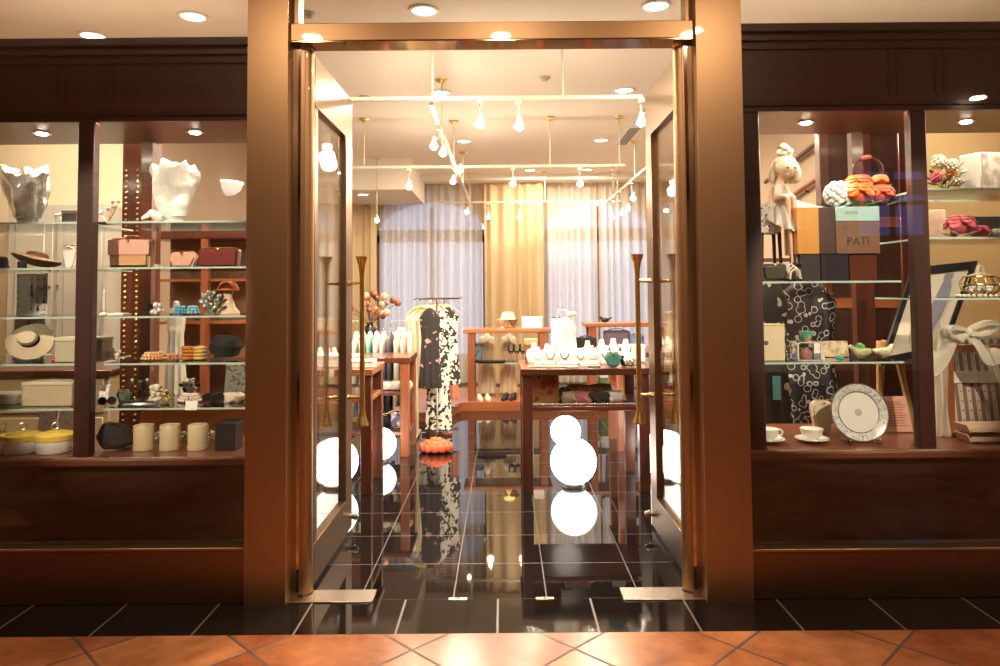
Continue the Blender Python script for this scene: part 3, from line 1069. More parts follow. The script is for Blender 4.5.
def cluster(px, z, wpx, hpx, m, label, Y=3.52, n=22, seed=1, name='beaded_brooch', cat='jewellery', leaf=None):
    """Small ornament made of a pile of beads, with a few leaves or wires."""
    k = Y / F
    w_, h = wpx * k, hpx * k
    rnd = random.Random(seed)
    t = T(name, label, cat, pos(px, z, Y))
    b = MB()
    for i in range(n):
        u = rnd.random()
        r = rnd.uniform(0.10, 0.18) * min(w_, h)
        b.ball((rnd.uniform(-.5, .5) * (w_ - 2 * r) * (1 - 0.5 * u), rnd.uniform(-.4, .4) * (w_ - 2 * r) * 0.6, r + u * (h - 2 * r)), r, 9, 7)
    b.done('beads', m, t)
    q = MB()
    for i in range(5):
        a = rnd.uniform(0, 2 * PI)
        q.ball((0.36 * w_ * math.cos(a), 0.2 * w_ * math.sin(a), h * rnd.uniform(0.3, 0.8)), (0.16 * w_, 0.03 * w_, 0.08 * w_), 10, 6, rot=(rnd.uniform(-1, 1), rnd.uniform(-1, 1), a))
    q.done('leaf', leaf or GOLD, t)
    return t


def bottle(px, z, wpx, hpx, m, label, Y=3.52, name='glass_candlestick', cat='candlestick', cap=None):
    k = Y / F
    r, h = wpx * k / 2, hpx * k
    t = T(name, label, cat, pos(px, z, Y))
    MB().lathe([(0, 0), (r, 0), (r * 0.95, h * 0.06), (r * 0.35, h * 0.14), (r * 0.28, h * 0.4), (r * 0.55, h * 0.5), (r * 0.28, h * 0.6), (r * 0.3, h * 0.82), (r * 0.7, h * 0.92), (r * 0.62, h * 0.94), (0, h * 0.9)], seg=20).done('stem', m, t)
    MB().lathe([(0, h * 0.9), (r * 0.3, h * 0.9), (r * 0.3, h * 1.0), (0, h * 1.0)], seg=12).done('candle', cap or WHITE, t)
    return t


def card(px, z, wpx, hpx, m, label, Y=3.7, lean=R(12), d=0.006, name='picture_card', cat='card', rz=0.0, foot=True, group=None):
    k = Y / F
    w_, h = wpx * k, hpx * k
    t = T(name, label, cat, pos(px, z, Y), rot=(0, 0, rz), group=group)
    MB().box((0, math.sin(lean) * h / 2, math.cos(lean) * h / 2 + 0.001), (w_, d, h), (-lean, 0, 0), bev=0.001).done('panel', m, t)
    if foot:
        MB().tube([(0, math.sin(lean) * h * 0.7, h * 0.7), (0, math.sin(lean) * h * 0.7 + h * 0.25, 0.003)], 0.003, 6).done('easel_strut', m, t)
    return t


# ------------------------------------------------------------------ WINDOW WITH BAGS AND HATS
s1, s2, s3, s4, s5 = SL
SATIN = mat((0.72, 0.69, 0.63), 0.22, 0.75, bump=0.35, scale=26)
SATW = mat((0.74, 0.72, 0.67), 0.35, 0.1, bump=0.6, scale=34)
bust(27, s1, 50, 25, 56, SATIN, SILVER, 'silver satin gathered bodice on a pedestal, on the top glass shelf', seed=1.0, lean=-0.01)
bust(174, s1, 47, 27, 60, SATW, SATW, 'white satin gathered bodice on a pedestal, beside the grey lamp bowl', seed=4.0, lean=-0.01)
gift_box(74, s1, 15, 17, 0.09, mat((0.10, 0.085, 0.07), 0.6), mat((0.12, 0.10, 0.085), 0.6), 'small dark charcoal box beside the dark post on the top shelf', Y=3.7)
for i, (px, lb) in enumerate(((61, 'tiny white porcelain figurine nearest the charcoal box on the top shelf'), (56, 'tiny white porcelain figurine between the silver bodice and its twin'))):
    t = T('porcelain_figurine', lb, 'figurine', pos(px, s1, 3.66 + 0.03 * i), group='tiny white figurines')
    MB().lathe([(0, 0), (0.012, 0), (0.011, 0.012), (0.006, 0.035), (0.009, 0.045), (0.005, 0.055), (0, 0.056)], seg=14).done('figure_body', PORC, t)
    MB().ball((0, 0, 0.064), 0.010, 12, 8).done('figure_head', PORC, t)
t = T('bud_ornament', 'dark dish with thin stems of pearly buds on the top shelf beside the post', 'ornament', pos(108, s1, 3.56))
MB().lathe([(0, 0.002), (0.05, 0.0), (0.055, 0.012), (0.045, 0.008), (0, 0.006)], seg=24, sc=(1.2, 0.6)).done('dish', mat((0.08, 0.07, 0.06), 0.25, 0.6), t)
for i, (bx, bz) in enumerate(((-0.035, 0.055), (0.0, 0.075), (0.022, 0.11), (0.03, 0.085), (0.05, 0.112))):
    st = MB().tube([(0.0, 0, 0.008), (bx * 0.6, 0.005, bz * 0.6), (bx, 0, bz)], 0.0016, 6).done('stem', GOLD, t)
    MB().ball((bx, 0, bz + 0.006), (0.010, 0.010, 0.011), 12, 8).done('bud', mat((0.85, 0.66, 0.55), 0.3), st)
t = T('shell_ornament', 'white curled shell ornament beside the white satin bodice on the top shelf', 'ornament', pos(151, s1, 3.52))
m = MB()
for i in range(16):
    a = i * 0.42
    r = 0.008 + 0.0011 * i
    m.ball((-0.042 + 0.0055 * i, 0.012 * math.sin(a), 0.028 + 0.022 * math.sin(i / 15 * PI)), (r * 0.8, r * 0.8, r * 1.1), 12, 8)
m.done('curl', PORC, t)
MB().lathe([(0, 0), (0.045, 0), (0.04, 0.012), (0, 0.014)], seg=24, sc=(1.1, 0.6)).done('base', PORC, t)

STRAW = mat((0.72, 0.45, 0.30), 0.75, bump=0.4, scale=120)
TANF = mat((0.66, 0.52, 0.36), 0.8, bump=0.3, scale=120)
hat(36, s2, 46, STRAW, mat((0.35, 0.16, 0.08), 0.7), 'pink-brown wide straw hat on the second glass shelf under the silver bodice', tilt=(R(-14), R(8), 0), lift=0.045, hz=0.36)
hat(-2, s2, 26, BLACKCL, None, 'black felt hat at the edge of the photo, beside the pink-brown straw hat', tilt=(0, 0, 0), crown=0.7, hz=1.0)
purse(72, s2, 16, 24, 0.05, mat((0.86, 0.80, 0.70), 0.4), GOLD, 'round white beaded pouch beside the dark post on the second shelf', Y=3.66, handle=False, round_=0.48, name='beaded_pouch', clasp=SILVER)
S('perfume_bottle', MB().lathe([(0, 0), (0.02, 0), (0.02, 0.03), (0.008, 0.036), (0.008, 0.05), (0, 0.05)], seg=14), BLACK, 'tiny black bottle standing under the brim of the pink-brown straw hat', 'bottle', pos(22, s2, 3.45))
WEAVE = pattern('spots', (0.42, 0.20, 0.09), (0.62, 0.34, 0.17), 160, 0.35)
purse(132, s2, 42, 29, 0.07, WEAVE, mat((0.55, 0.24, 0.16), 0.5), 'tan woven handbag with a pink flap and gold studs', handle=True, flap=mat((0.66, 0.36, 0.28), 0.6), round_=0.1)
purse(184, s2, 27, 16, 0.05, mat((0.68, 0.36, 0.26), 0.5, bump=0.3, scale=70), GOLD, 'small rounded salmon-pink coin purse between the tan bag and the dark red clutch', handle=False, round_=0.45, name='coin_purse')
purse(220, s2, 40, 19, 0.06, mat((0.16, 0.018, 0.016), 0.3, coat=0.4), BLACK, 'dark red clutch bag with black ends and a gold clasp', handle=False, round_=0.16, name='clutch_bag')
for px, w_, lb, mm in ((159, 9, 'silver-grey cord tassel lying between the tan handbag and the salmon purse', SILVER),):
    necklace(px, s2, w_ * 1.4, mm, lb, turns=2, r=0.005, name='bead_bracelet', cat='bracelet')

# earring stands
for zz, px, hp, lb in ((s3, 33, 41, 'tall white stand hung with rows of coloured earrings under the pink-brown hat'), (s4, 30, 39, 'white stand hung with silver earrings behind the tan brimmed hat')):
    Y = 3.72
    k = Y / F
    t = T('earring_stand', lb, 'jewellery stand', pos(px, zz, Y))
    h = hp * k
    MB().bb(-0.085, 0.075, -0.003, 0.003, 0, h, bev=0.001).bb(-0.07, 0.06, -0.03, 0.03, 0, 0.006).done('stand_board', WHITE, t)
    rnd = random.Random(hp)
    cols = [mat(c, 0.3) for c in ((0.03, 0.03, 0.03), (0.55, 0.20, 0.12), (0.5, 0.36, 0.3), (0.72, 0.6, 0.5), (0.45, 0.25, 0.35))]
    if zz == s4:
        cols = [mat((0.06, 0.06, 0.06), 0.3), SILVER, mat((0.35, 0.33, 0.32), 0.3, 0.7)]
    for r_ in range(5):
        for q in (0, 2, 3, 4):
            x, z = -0.074 + 0.034 * q, h * (0.93 - 0.18 * r_)
            e = MB().ball((x, -0.008, z), 0.004, 8, 6)
            if q:
                e.ball((x, -0.009, z - 0.015), (0.006, 0.004, 0.009), 8, 6)
                e.tube([(x, -0.008, z), (x, -0.009, z - 0.012)], 0.0012, 5)
            else:
                e.done('earring_peg', BLACK, t)
                continue
            e.done('earring', rnd.choice(cols), t)
t = T('candlestick', 'slim cream candle on a small stand beside the dark post, third shelf', 'candle', pos(104, s3, 3.58))
MB().lathe([(0, 0), (0.022, 0), (0.02, 0.008), (0.006, 0.014), (0.009, 0.03), (0, 0.03)], seg=16).done('holder', IVORY, t)
MB().lathe([(0.006, 0.03), (0.0055, 0.125), (0, 0.128)], seg=12).done('taper_candle', WHITE, t)
S('flat_box', MB().bb(-0.04, 0.04, -0.03, 0.03, 0, 0.012, bev=0.002), WHITE, 'flat white card box lying by the slim candle on the third shelf', 'box', pos(118, s3, 3.46))
cluster(155, s3, 22, 13, mat((0.82, 0.80, 0.76), 0.25), 'pile of white and black beads on the third shelf below the salmon purse', n=30, seed=3, name='bead_pile', leaf=BLACK)
BLUEG = mat((0.12, 0.42, 0.62), 0.1, coat=1.0)
for px, w_, lb in ((180, 13, 'turquoise glass bead bracelet nearest the white bead pile'), (193, 14, 'turquoise glass bead bracelet nearest the silver flower ornament')):
    necklace(px, s3, w_, BLUEG if px < 185 else mat((0.25, 0.52, 0.62), 0.1, coat=1.0), lb, turns=3, r=0.009, name='bead_bracelet', cat='bracelet', seed=px)
t = T('flower_ornament', 'silver-green metal flower ornament beside the small bust with the orange hat', 'ornament', pos(209, s3, 3.54))
m, q = MB(), MB()
for i in range(12):
    a = i * 2.4
    r, z = 0.018 + 0.022 * ((i * 7) % 12) / 12, 0.03 + 0.085 * i / 12
    m.ball((r * math.cos(a) * 1.3, r * math.sin(a), z), (0.020, 0.008, 0.011), 12, 8, rot=(0.4 * math.sin(a), -0.6, a))
    q.ball((r * 0.7 * math.cos(a + 1), r * 0.7 * math.sin(a + 1), z + 0.005), 0.007, 8, 6)
m.done('petals', mat((0.42, 0.55, 0.50), 0.25, 0.6), t)
q.done('pearls', PORC, t)
MB().lathe([(0, 0), (0.03, 0), (0.02, 0.01), (0.006, 0.016), (0.006, 0.06), (0, 0.06)], seg=16).done('base', SILVER, t)
t = T('hat_bust', 'small beige display bust wearing an orange hat on the third shelf', 'display bust', pos(228, s3, 3.62))
MB().lathe([(0, 0), (0.06, 0), (0.055, 0.012), (0.036, 0.035), (0.028, 0.06), (0.02, 0.085), (0.024, 0.105), (0.027, 0.12), (0.018, 0.14), (0, 0.145)], seg=24, sc=(1, 0.8)).done('bust_form', mat((0.70, 0.52, 0.36), 0.5), t)
MB().lathe([(0, 0.165), (0.03, 0.162), (0.045, 0.145), (0.055, 0.118), (0.05, 0.116), (0.036, 0.128), (0, 0.13)], seg=24).done('small_hat', mat((0.72, 0.17, 0.05), 0.7), t)

# fourth shelf
hat(30, s4, 44, TANF, BLACKCL, 'tan brimmed hat with a black band tipped up on the fourth shelf', tilt=(R(62), R(6), R(8)), lift=0.098, hz=0.5, Y=3.52)
gift_box(84, s4, 46, 24, 0.10, mat((0.52, 0.47, 0.34), 0.7), mat((0.66, 0.60, 0.44), 0.7), 'khaki linen box with a pale lid standing behind the dark post', Y=3.50, lidh=0.16)
necklace(57, s4, 12, mat((0.62, 0.16, 0.09), 0.3), 'loop of coral red beads leaning by the khaki linen box', turns=3, r=0.006)
cluster(114, s4, 14, 14, mat((0.82, 0.66, 0.60), 0.3), 'pale pink flower brooch beside the khaki linen box', seed=9, leaf=PORC)
AMB = mat((0.62, 0.24, 0.05), 0.15, coat=1.0)
necklace(153, s4, 24, mat((0.70, 0.36, 0.16), 0.15, coat=1.0), 'coiled honey amber necklace nearest the carved post, fourth shelf', turns=3, r=0.008, seed=2)
necklace(173, s4, 15, mat((0.66, 0.30, 0.15), 0.15, coat=1.0), 'small coil of amber beads in the middle of the fourth shelf', turns=2, r=0.009, seed=3)
for i, (px, n, mm, lb) in enumerate(((188, 4, AMB, 'stack of dark amber bangles on the fourth shelf'), (200, 4, mat((0.80, 0.52, 0.16), 0.15, coat=1.0), 'stack of golden yellow bangles beside the dark amber ones'))):
    for j in range(n):
        S('bangle', MB().torus((0, 0, 0), 0.026, 0.0075, seg=28), mm, ('%s amber bangle of the stack nearer the coils' if i == 0 else '%s yellow bangle of the stack nearer the black beret') % ('lowest', 'second lowest', 'second highest', 'highest')[j], 'bangle',
          pos(px, s4 + 0.0085 + 0.0165 * j, 3.52), group=lb)
t = T('beret', 'black felt beret on the fourth shelf against the metal column', 'hat', pos(226, s4 + 0.014, 3.54))
MB().lathe([(0, 0.0), (0.055, 0.0), (0.058, 0.02), (0.075, 0.045), (0.07, 0.075), (0.045, 0.10), (0, 0.108)], seg=28, fn=lambda p: wob(p, 0.012, 18)).done('crown', BLACKCL, t)
MB().tube([(0, 0, 0.105), (0.003, 0, 0.118)], 0.004, 6).done('stalk', BLACKCL, t)

# fifth shelf
KH = mat((0.60, 0.53, 0.40), 0.7)
gift_box(8, s5, 32, 10, 0.12, KH, mat((0.74, 0.68, 0.55), 0.7), 'flat khaki box with pale lid at the photo edge, fifth shelf', lidh=0.3)
gift_box(55, s5, 49, 23, 0.13, mat((0.55, 0.44, 0.29), 0.7), mat((0.64, 0.56, 0.40), 0.7), 'long tan linen box on the fifth shelf beside the dark post', Y=3.52, lidh=0.14)
card(104, s5, 11, 16, pattern('blobs', (0.85, 0.78, 0.72), (0.70, 0.50, 0.46), 70, 0.55), 'small pale flowered card standing beside the dark post, fifth shelf', Y=3.6)


def specs(px, z, m, label, Y=3.46, wpx=15, rz=0.3):
    k = Y / F
    r = wpx * k / 4
    t = T('eyeglasses', label, 'glasses', pos(px, z, Y), rz)
    f = MB()
    for q in (-1, 1):
        f.torus((q * r * 1.05, 0, r + 0.003), r * 0.9, 0.003, rot=(PI / 2, 0, 0), seg=20)
        f.tube([(q * r * 1.95, 0, r * 1.4), (q * r * 1.95, 0.06, r * 1.3), (q * r * 1.8, 0.085, 0.004)], 0.0025, 6)
    f.tube([(-r * 0.2, 0, r * 1.2), (r * 0.2, 0, r * 1.2)], 0.0025, 6)
    f.done('glasses_frame', m, t)
    g = MB()
    for q in (-1, 1):
        g.lathe([(0, -0.001), (r * 0.88, -0.001), (r * 0.88, 0.001), (0, 0.001)], (q * r * 1.05, 0, r + 0.003), 20, rot=(PI / 2, 0, 0))
    g.done('lenses', mat((0.02, 0.02, 0.025), 0.05, coat=1.0), t)
    return t


specs(107, s5, BLACK, 'black sunglasses folded by the small flowered card', wpx=16)
specs(213, s5, BLACK, 'black sunglasses on the fifth shelf above the tall black box', wpx=20, Y=3.5)
purse(124, s5, 13, 12, 0.04, mat((0.10, 0.14, 0.09), 0.5), GOLD, 'small dark green pouch beside the glass candlesticks', handle=False, name='coin_purse', round_=0.4)
for i, (px, lb) in enumerate(((132, 'nearest the green pouch'), (140, 'in the middle of the three'), (147, 'nearest the white flower brooch'))):
    bottle(px, s5, 9, 25 - (i % 2) * 3, CRYST, 'slim glass candlestick on the fifth shelf, ' + lb, Y=3.5 + 0.04 * (i % 2))
cluster(155, s5, 15, 19, mat((0.85, 0.78, 0.62), 0.3), 'white bead flower brooch in the middle of the fifth shelf', seed=11)
cluster(168, s5, 15, 14, mat((0.55, 0.42, 0.15), 0.3, 0.5), 'gold leaf brooch beside the white bead flower', seed=12, leaf=mat((0.12, 0.16, 0.08), 0.5))
necklace(190, s5, 25, mat((0.78, 0.60, 0.52), 0.25), 'coil of pale pink beads behind the white price ticket', turns=3, r=0.008, Y=3.56, seed=8)
cluster(189, s5, 22, 20, mat((0.78, 0.64, 0.56), 0.3), 'pale pink beaded corsage behind the coil of pink beads', seed=15, Y=3.68, leaf=BLACK)
card(191, s5 - 0.012, 12, 9, mat((0.9, 0.88, 0.82), 0.6), 'small white price ticket on the edge of the fifth shelf', Y=3.37, d=0.002, name='price_ticket', cat='ticket', foot=False)
for px, w_, lb in ((142, 30, 'flat silver tray under the glass candlesticks'),):
    S('tray', MB().lathe([(0, 0.0), (0.085, 0.0), (0.095, 0.012), (0.09, 0.012), (0.08, 0.004), (0, 0.004)], seg=32, sc=(1, 0.4)), SILVER, lb, 'tray', pos(px, s5, 3.42))
S('folded_scarf', MB().loft([(0, 0.05, 0.05, 0, 0), (0.012, 0.056, 0.055, 0, 0), (0.028, 0.054, 0.052, 0, 0), (0.04, 0.04, 0.04, 0, 0)], 30, lambda p, a, u: wob(p, 0.012, 30)), mat((0.72, 0.58, 0.44), 0.8), 'folded cream and tan scarf at the column end of the fifth shelf', 'scarf', pos(233, s5, 3.56))
card(234, s5 - 0.0, 20, 30, pattern('blobs', (0.85, 0.80, 0.72), (0.55, 0.22, 0.16), 45, 0.56), 'white card with red flower sprigs standing at the column end of the fifth shelf', Y=3.78)

# counter
zc = zcL
YEL = mat((0.86, 0.60, 0.10), 0.4)
for px, lb in ((2, 'white jar with a yellow lid cut by the photo edge'), (22, 'white jar with a yellow lid and ring, second from the dark post'), (55, 'white jar with a yellow lid and ring, nearest the dark post')):
    jar(px, zc, 34 if px > 5 else 24, 21, PORC, YEL, lb, group='white jars with yellow lids', Y=3.42)
for px, lb in ((50, 'pale flowered card behind the yellow-lidded jars, farther from the post'), (70, 'pale flowered card behind the yellow-lidded jars, next to the post')):
    card(px - 4, zc, 19, 34, pattern('blobs', (0.85, 0.80, 0.74), (0.72, 0.52, 0.47), 55, 0.56), lb, Y=3.8, group='flowered cards on the counter')
t = T('soft_bag', 'black slouched fabric bag on the counter beside the dark post', 'bag', pos(117, zc + 0.012, 3.46))
MB().loft([(0, 0.07, 0.05, 0.01, 0), (0.02, 0.085, 0.06, 0.01, 0), (0.06, 0.075, 0.055, -0.01, 0), (0.10, 0.05, 0.035, -0.015, 0), (0.118, 0.02, 0.015, -0.015, 0)], 30, lambda p, a, u: wob(p, 0.02, 16)).done('body', BLACKCL, t)
MB().tube([(-0.04 + 0.07 * i / 10, -0.02, 0.095 + 0.018 * math.sin(PI * i / 10)) for i in range(11)], 0.005, 8).done('handle', BLACKCL, t)
PARC = mat((0.66, 0.52, 0.33), 0.4, coat=0.3)
for px, lb in ((144, 'rounded cream leather canister, nearest the black bag'), (170, 'rounded cream leather canister, middle of the three'), (198, 'rounded cream leather canister, nearest the tall black box')):
    canister(px, zc, 20, 24, PARC, lb, group='cream leather canisters on the counter', Y=3.45)
gift_box(229, zc, 20, 27, 0.10, BLACK, mat((0.02, 0.018, 0.018), 0.4), 'tall black box on the counter against the metal column', Y=3.45, lidh=0.12)
for i, px in enumerate((157, 185, 213)):
    cluster(px, zc, 15, 11, PORC, 'small pile of white beads on the counter behind the gap ' + ('after the first canister', 'after the second canister', 'before the tall black box')[i], Y=3.62, seed=20 + i, name='bead_pile', leaf=GOLD)
S('lacquer_panel', MB().box((0, 0.02, 0.099), (0.56, 0.012, 0.19), (R(-8), 0, 0), bev=0.002), wood((0.46, 0.12, 0.035), (0.62, 0.21, 0.06), 0.3, 4, 'X'), 'orange-red wooden panel standing behind the cream canisters', 'panel', pos(193, zc, 3.72))

# shop furniture and wall seen beyond this display
GREY = mat((0.50, 0.47, 0.42), 0.5)
cb = T('wall_cupboard', 'pale grey cupboard with framed doors standing beyond the hat shelves', 'cupboard', (onz(52, 5.3, 0).x, 5.3, 0))
MB().bb(-0.36, 0.36, 0, 0.28, 0, 2.0).done('carcass', GREY, cb)
for q in (-1, 1):
    for z0, z1 in ((0.1, 0.9), (0.95, 1.85)):
        d = MB().bb(q * 0.18 - 0.165, q * 0.18 + 0.165, -0.02, 0, z0, z1, bev=0.004).bb(q * 0.18 - 0.11, q * 0.18 + 0.11, -0.03, -0.018, z0 + 0.07, z1 - 0.07, bev=0.006).done('cupboard_door', GREY, cb)
        MB().ball((q * 0.03, -0.03, (z0 + z1) / 2), 0.012, 10, 8).done('knob', BRASS, d)
ch = T('chest_of_drawers', 'tan chest of drawers with a mahogany top behind the long linen box', 'chest', (onz(46, 4.75, 0).x, 4.75, 0))
MB().bb(-0.40, 0.40, 0, 0.45, 0, 0.80, bev=0.004).done('carcass', mat((0.56, 0.42, 0.24), 0.6), ch)
MB().bb(-0.43, 0.43, -0.03, 0.48, 0.80, 0.84, bev=0.006).done('top', MAHOG, ch)
for z in (0.06, 0.31, 0.56):
    d = MB().bb(-0.37, 0.37, -0.015, 0, z, z + 0.22, bev=0.004).done('drawer', mat((0.62, 0.48, 0.29), 0.6), ch)
    MB().ball((0, -0.025, z + 0.11), 0.014, 10, 8).done('knob', BRASS, d)
pl = T('carved_pillar', 'mahogany pillar studded with rows of gold beads beyond the amber necklaces', 'pillar', (onz(131, 4.4, 0).x, 4.4, 0))
MB().bb(-0.085, 0.085, 0, 0.16, 0, 2.35, bev=0.006).done('shaft', MAHOGZ, pl)
for q in (-1, 1):
    m = MB()
    for i in range(48):
        m.ball((q * 0.035 - 0.02, -0.004, 0.5 + 0.034 * i), 0.009, 8, 6)
    m.done('bead_strip', GOLD, pl)
wc = T('glazed_cabinet', 'mahogany glazed wall cabinet with wine-dark shelves beyond the jewellery shelves', 'cabinet', (onz(205, 5.05, 0).x, 5.05, 0))
MB().bb(-0.40, 0.40, 0.30, 0.34, 0.0, 1.72).done('back_panel', mat((0.30, 0.20, 0.13), 0.6), wc)
MB().bb(-0.42, 0.42, 0, 0.36, 1.72, 1.80, bev=0.006).bb(-0.42, 0.42, 0, 0.34, 0, 0.5).done('carcass', MAHOG, wc)
for x in (-0.39, -0.02, 0.39):
    MB().bb(x - 0.025, x + 0.025, 0, 0.05, 0.5, 1.72).done('upright', CHERRYZ, wc)
for z in (0.85, 1.12, 1.42):
    MB().bb(-0.39, 0.39, 0.03, 0.30, z, z + 0.018).done('cabinet_shelf', CHERRY, wc)
sc_ = T('wall_sconce', 'half-bowl frosted wall lamp with a pale rim beyond the white satin bodice', 'wall lamp', (XL + 0.003, 7.12, at(229, 183, 7.12).z))
MB().lathe([(0, -0.13), (0.08, -0.115), (0.14, -0.07), (0.165, 0.0), (0.155, 0.0), (0.13, -0.06), (0.07, -0.10), (0, -0.11)], seg=32, sc=(0.9, 1)).done('bowl', mat((0.85, 0.80, 0.70), 0.4, emit=0.6), sc_)
MB().torus((0, 0, 0), 0.162, 0.010, seg=32, sc=(0.9, 1)).done('rim', mat((1.0, 0.92, 0.78), 0.4, emit=2.5), sc_)
ph = T('dress_form', 'pale grey mannequin column dress beyond the amber coils', 'dress form', (onz(174, 4.74, 0).x, 4.74, 0))
MB().loft([(0.02, 0.075, 0.07, 0, 0), (0.3, 0.07, 0.065, 0, 0), (0.8, 0.06, 0.055, 0, 0), (0.95, 0.05, 0.045, 0, 0), (1.05, 0.046, 0.04, 0, 0), (1.17, 0.06, 0.045, 0, 0), (1.24, 0.04, 0.035, 0, 0)], 30, lambda p, a, u: p + Vector((math.cos(a), math.sin(a), 0)) * 0.012 * (1 - u) * math.sin(9 * a)).done('long_dress', mat((0.40, 0.37, 0.31), 0.7), ph)
MB().lathe([(0, 1.23), (0.022, 1.235), (0.02, 1.28), (0, 1.29)], seg=14).done('neck', mat((0.40, 0.37, 0.31), 0.7), ph)

# ================================================================== WINDOW WITH THE DOLL
def skin_body(name, joints, edges, radii, m, parent, root=0, levels=2):
    me = bpy.data.meshes.new(name)
    me.from_pydata(joints, edges, [])
    me.materials.append(m)
    o = bpy.data.objects.new(name, me)
    C.objects.link(o)
    o.parent = parent
    md = o.modifiers.new('skin', 'SKIN')
    md.use_smooth_shade = True
    for i, v in enumerate(me.skin_vertices[0].data):
        r = radii[i]
        v.radius = (r, r) if not isinstance(r, tuple) else r
        v.use_root = i == root
    sb = o.modifiers.new('subdivision', 'SUBSURF')
    sb.levels = levels
    sb.render_levels = levels
    return o


def frill(r0, r1, z0, z1, waves, amp, thick=0.002, n=96, sc=(1, 1), rows=6):
    def f(u, v):
        a = 2 * PI * u
        r = r0 + (r1 - r0) * v
        q = amp * v * math.sin(waves * a)
        return Vector(((r + q) * math.cos(a) * sc[0], (r + q) * math.sin(a) * sc[1], z0 + (z1 - z0) * v + 0.3 * q))
    return MB().sheet(f, n, rows, thick)


zr = zcR
LACE = pattern('loops', (0.82, 0.80, 0.76), (0.05, 0.045, 0.045), 55, 0.28, 0.40)
# lace stool and the seated doll
yS = 3.66
st_top = at(769, 205, yS).z
sp = onz(767, yS, st_top)
t = T('doll_stool', 'small stool with a black and white lace seat and dark legs under the doll', 'stool', (sp.x, yS, RA1 + 0.0012))
hs = st_top - RA1
MB().loft([(hs * 0.62, 0.062, 0.06, 0, 0), (hs * 0.64, 0.066, 0.062, 0, 0), (hs * 0.96, 0.064, 0.06, 0, 0), (hs, 0.058, 0.055, 0, 0)], 32).done('seat', LACE, t)
for q in (-1, 1):
    for v in (-1, 1):
        MB().tube([(q * 0.05, v * 0.042, 0.0), (q * 0.044, v * 0.038, hs * 0.63)], [0.007, 0.010], 10).done('leg', BLACK, t)
hips = onz(778, yS - 0.02, st_top + 0.036)
t = T('doll', 'blonde doll in a white dress sitting on the lace stool with her legs hanging', 'doll', hips)
dz = lambda py: at(785, py, yS).z - hips.z
dx = lambda px, py: at(px, py, yS).x - hips.x
SKIN = mat((0.72, 0.46, 0.32), 0.45, sub=0.1)
hz = dz(183)
J = [(0, 0, 0.0), (0.003, 0, dz(200)), (0.006, -0.004, dz(187)), (0.008, -0.004, dz(181)),
     (dx(784, 170), -0.012, dz(171)),
     (0.045, 0.0, dz(188)), (0.056, -0.03, dz(200)), (0.066, -0.05, dz(211)), (0.072, -0.055, dz(215)),
     (-0.033, 0.0, dz(188)), (-0.052, -0.01, dz(201)), (-0.06, -0.03, dz(213)), (-0.06, -0.04, dz(217)),
     (0.02, -0.03, -0.005), (0.032, -0.115, -0.01), (0.036, -0.13, dz(245)), (0.036, -0.135, dz(264)), (0.037, -0.165, dz(266)),
     (-0.018, -0.03, -0.005), (0.004, -0.115, -0.01), (0.008, -0.13, dz(243)), (0.010, -0.135, dz(264)), (0.012, -0.165, dz(266))]
E = [(0, 1), (1, 2), (2, 3), (3, 4), (2, 5), (5, 6), (6, 7), (7, 8), (2, 9), (9, 10), (10, 11), (11, 12), (0, 13), (13, 14), (14, 15), (15, 16), (16, 17), (0, 18), (18, 19), (19, 20), (20, 21), (21, 22)]
RR = [0.034, 0.030, 0.026, 0.014, 0.048, 0.013, 0.0105, 0.009, 0.007, 0.013, 0.0105, 0.009, 0.007, 0.020, 0.013, 0.009, 0.006, 0.006, 0.020, 0.013, 0.009, 0.006, 0.006]
body = skin_body('doll_body', J, E, RR, SKIN, t)
hc = Vector((dx(784, 170), -0.012, dz(171)))
for q in (-1, 1):
    MB().ball(hc + Vector((q * 0.019 + 0.006, -0.047, 0.004)), (0.008, 0.004, 0.006), 12, 8).done('eye', BLACK, t)
MB().ball(hc + Vector((0.006, -0.05, -0.022)), (0.008, 0.004, 0.0035), 10, 8).done('lips', mat((0.55, 0.10, 0.08), 0.4), t)
MB().ball(hc + Vector((0.006, -0.052, -0.008)), (0.004, 0.006, 0.006), 10, 8).done('nose', SKIN, t)
HAIR = mat((0.82, 0.70, 0.48), 0.55, bump=0.5, scale=60)
m = MB()
m.ball(hc + Vector((-0.004, 0.018, 0.018)), (0.064, 0.056, 0.060), 24, 16, fn=lambda v: v * (1 + 0.05 * math.sin(12 * math.atan2(v.y, v.x))))
for q in range(9):
    a = PI * (0.05 + 0.9 * q / 8)
    bx, by = 0.058 * math.cos(a), 0.02 + 0.045 * math.sin(a)
    m.tube([hc + Vector((bx * 0.8, by * 0.8 - 0.006, 0.03)), hc + Vector((bx * 1.12, by, -0.01)), hc + Vector((bx * 1.15, by, -0.045)), hc + Vector((bx * 1.0, by, -0.062))], [0.018, 0.02, 0.017, 0.008], 10)
m.done('hair', HAIR, t, sharp=70)
m = MB()
for i in range(14):
    a = i * 2.4
    m.ball(hc + Vector((-0.01 + 0.03 * math.cos(a) * (i % 3) / 2, 0.01 + 0.02 * math.sin(a), 0.085 + 0.012 * (i % 4))), (0.020, 0.014, 0.015), 10, 8)
m.done('hair_bow', mat((0.86, 0.78, 0.58), 0.7), t)
MB().loft([(dz(212), 0.042, 0.036, 0.0, 0), (dz(204), 0.036, 0.032, 0.002, 0), (dz(196), 0.037, 0.033, 0.004, 0), (dz(188), 0.036, 0.028, 0.006, 0), (dz(185), 0.026, 0.022, 0.006, -0.002)], 28).done('bodice', mat((0.80, 0.76, 0.68), 0.6), t)
sk = MB()


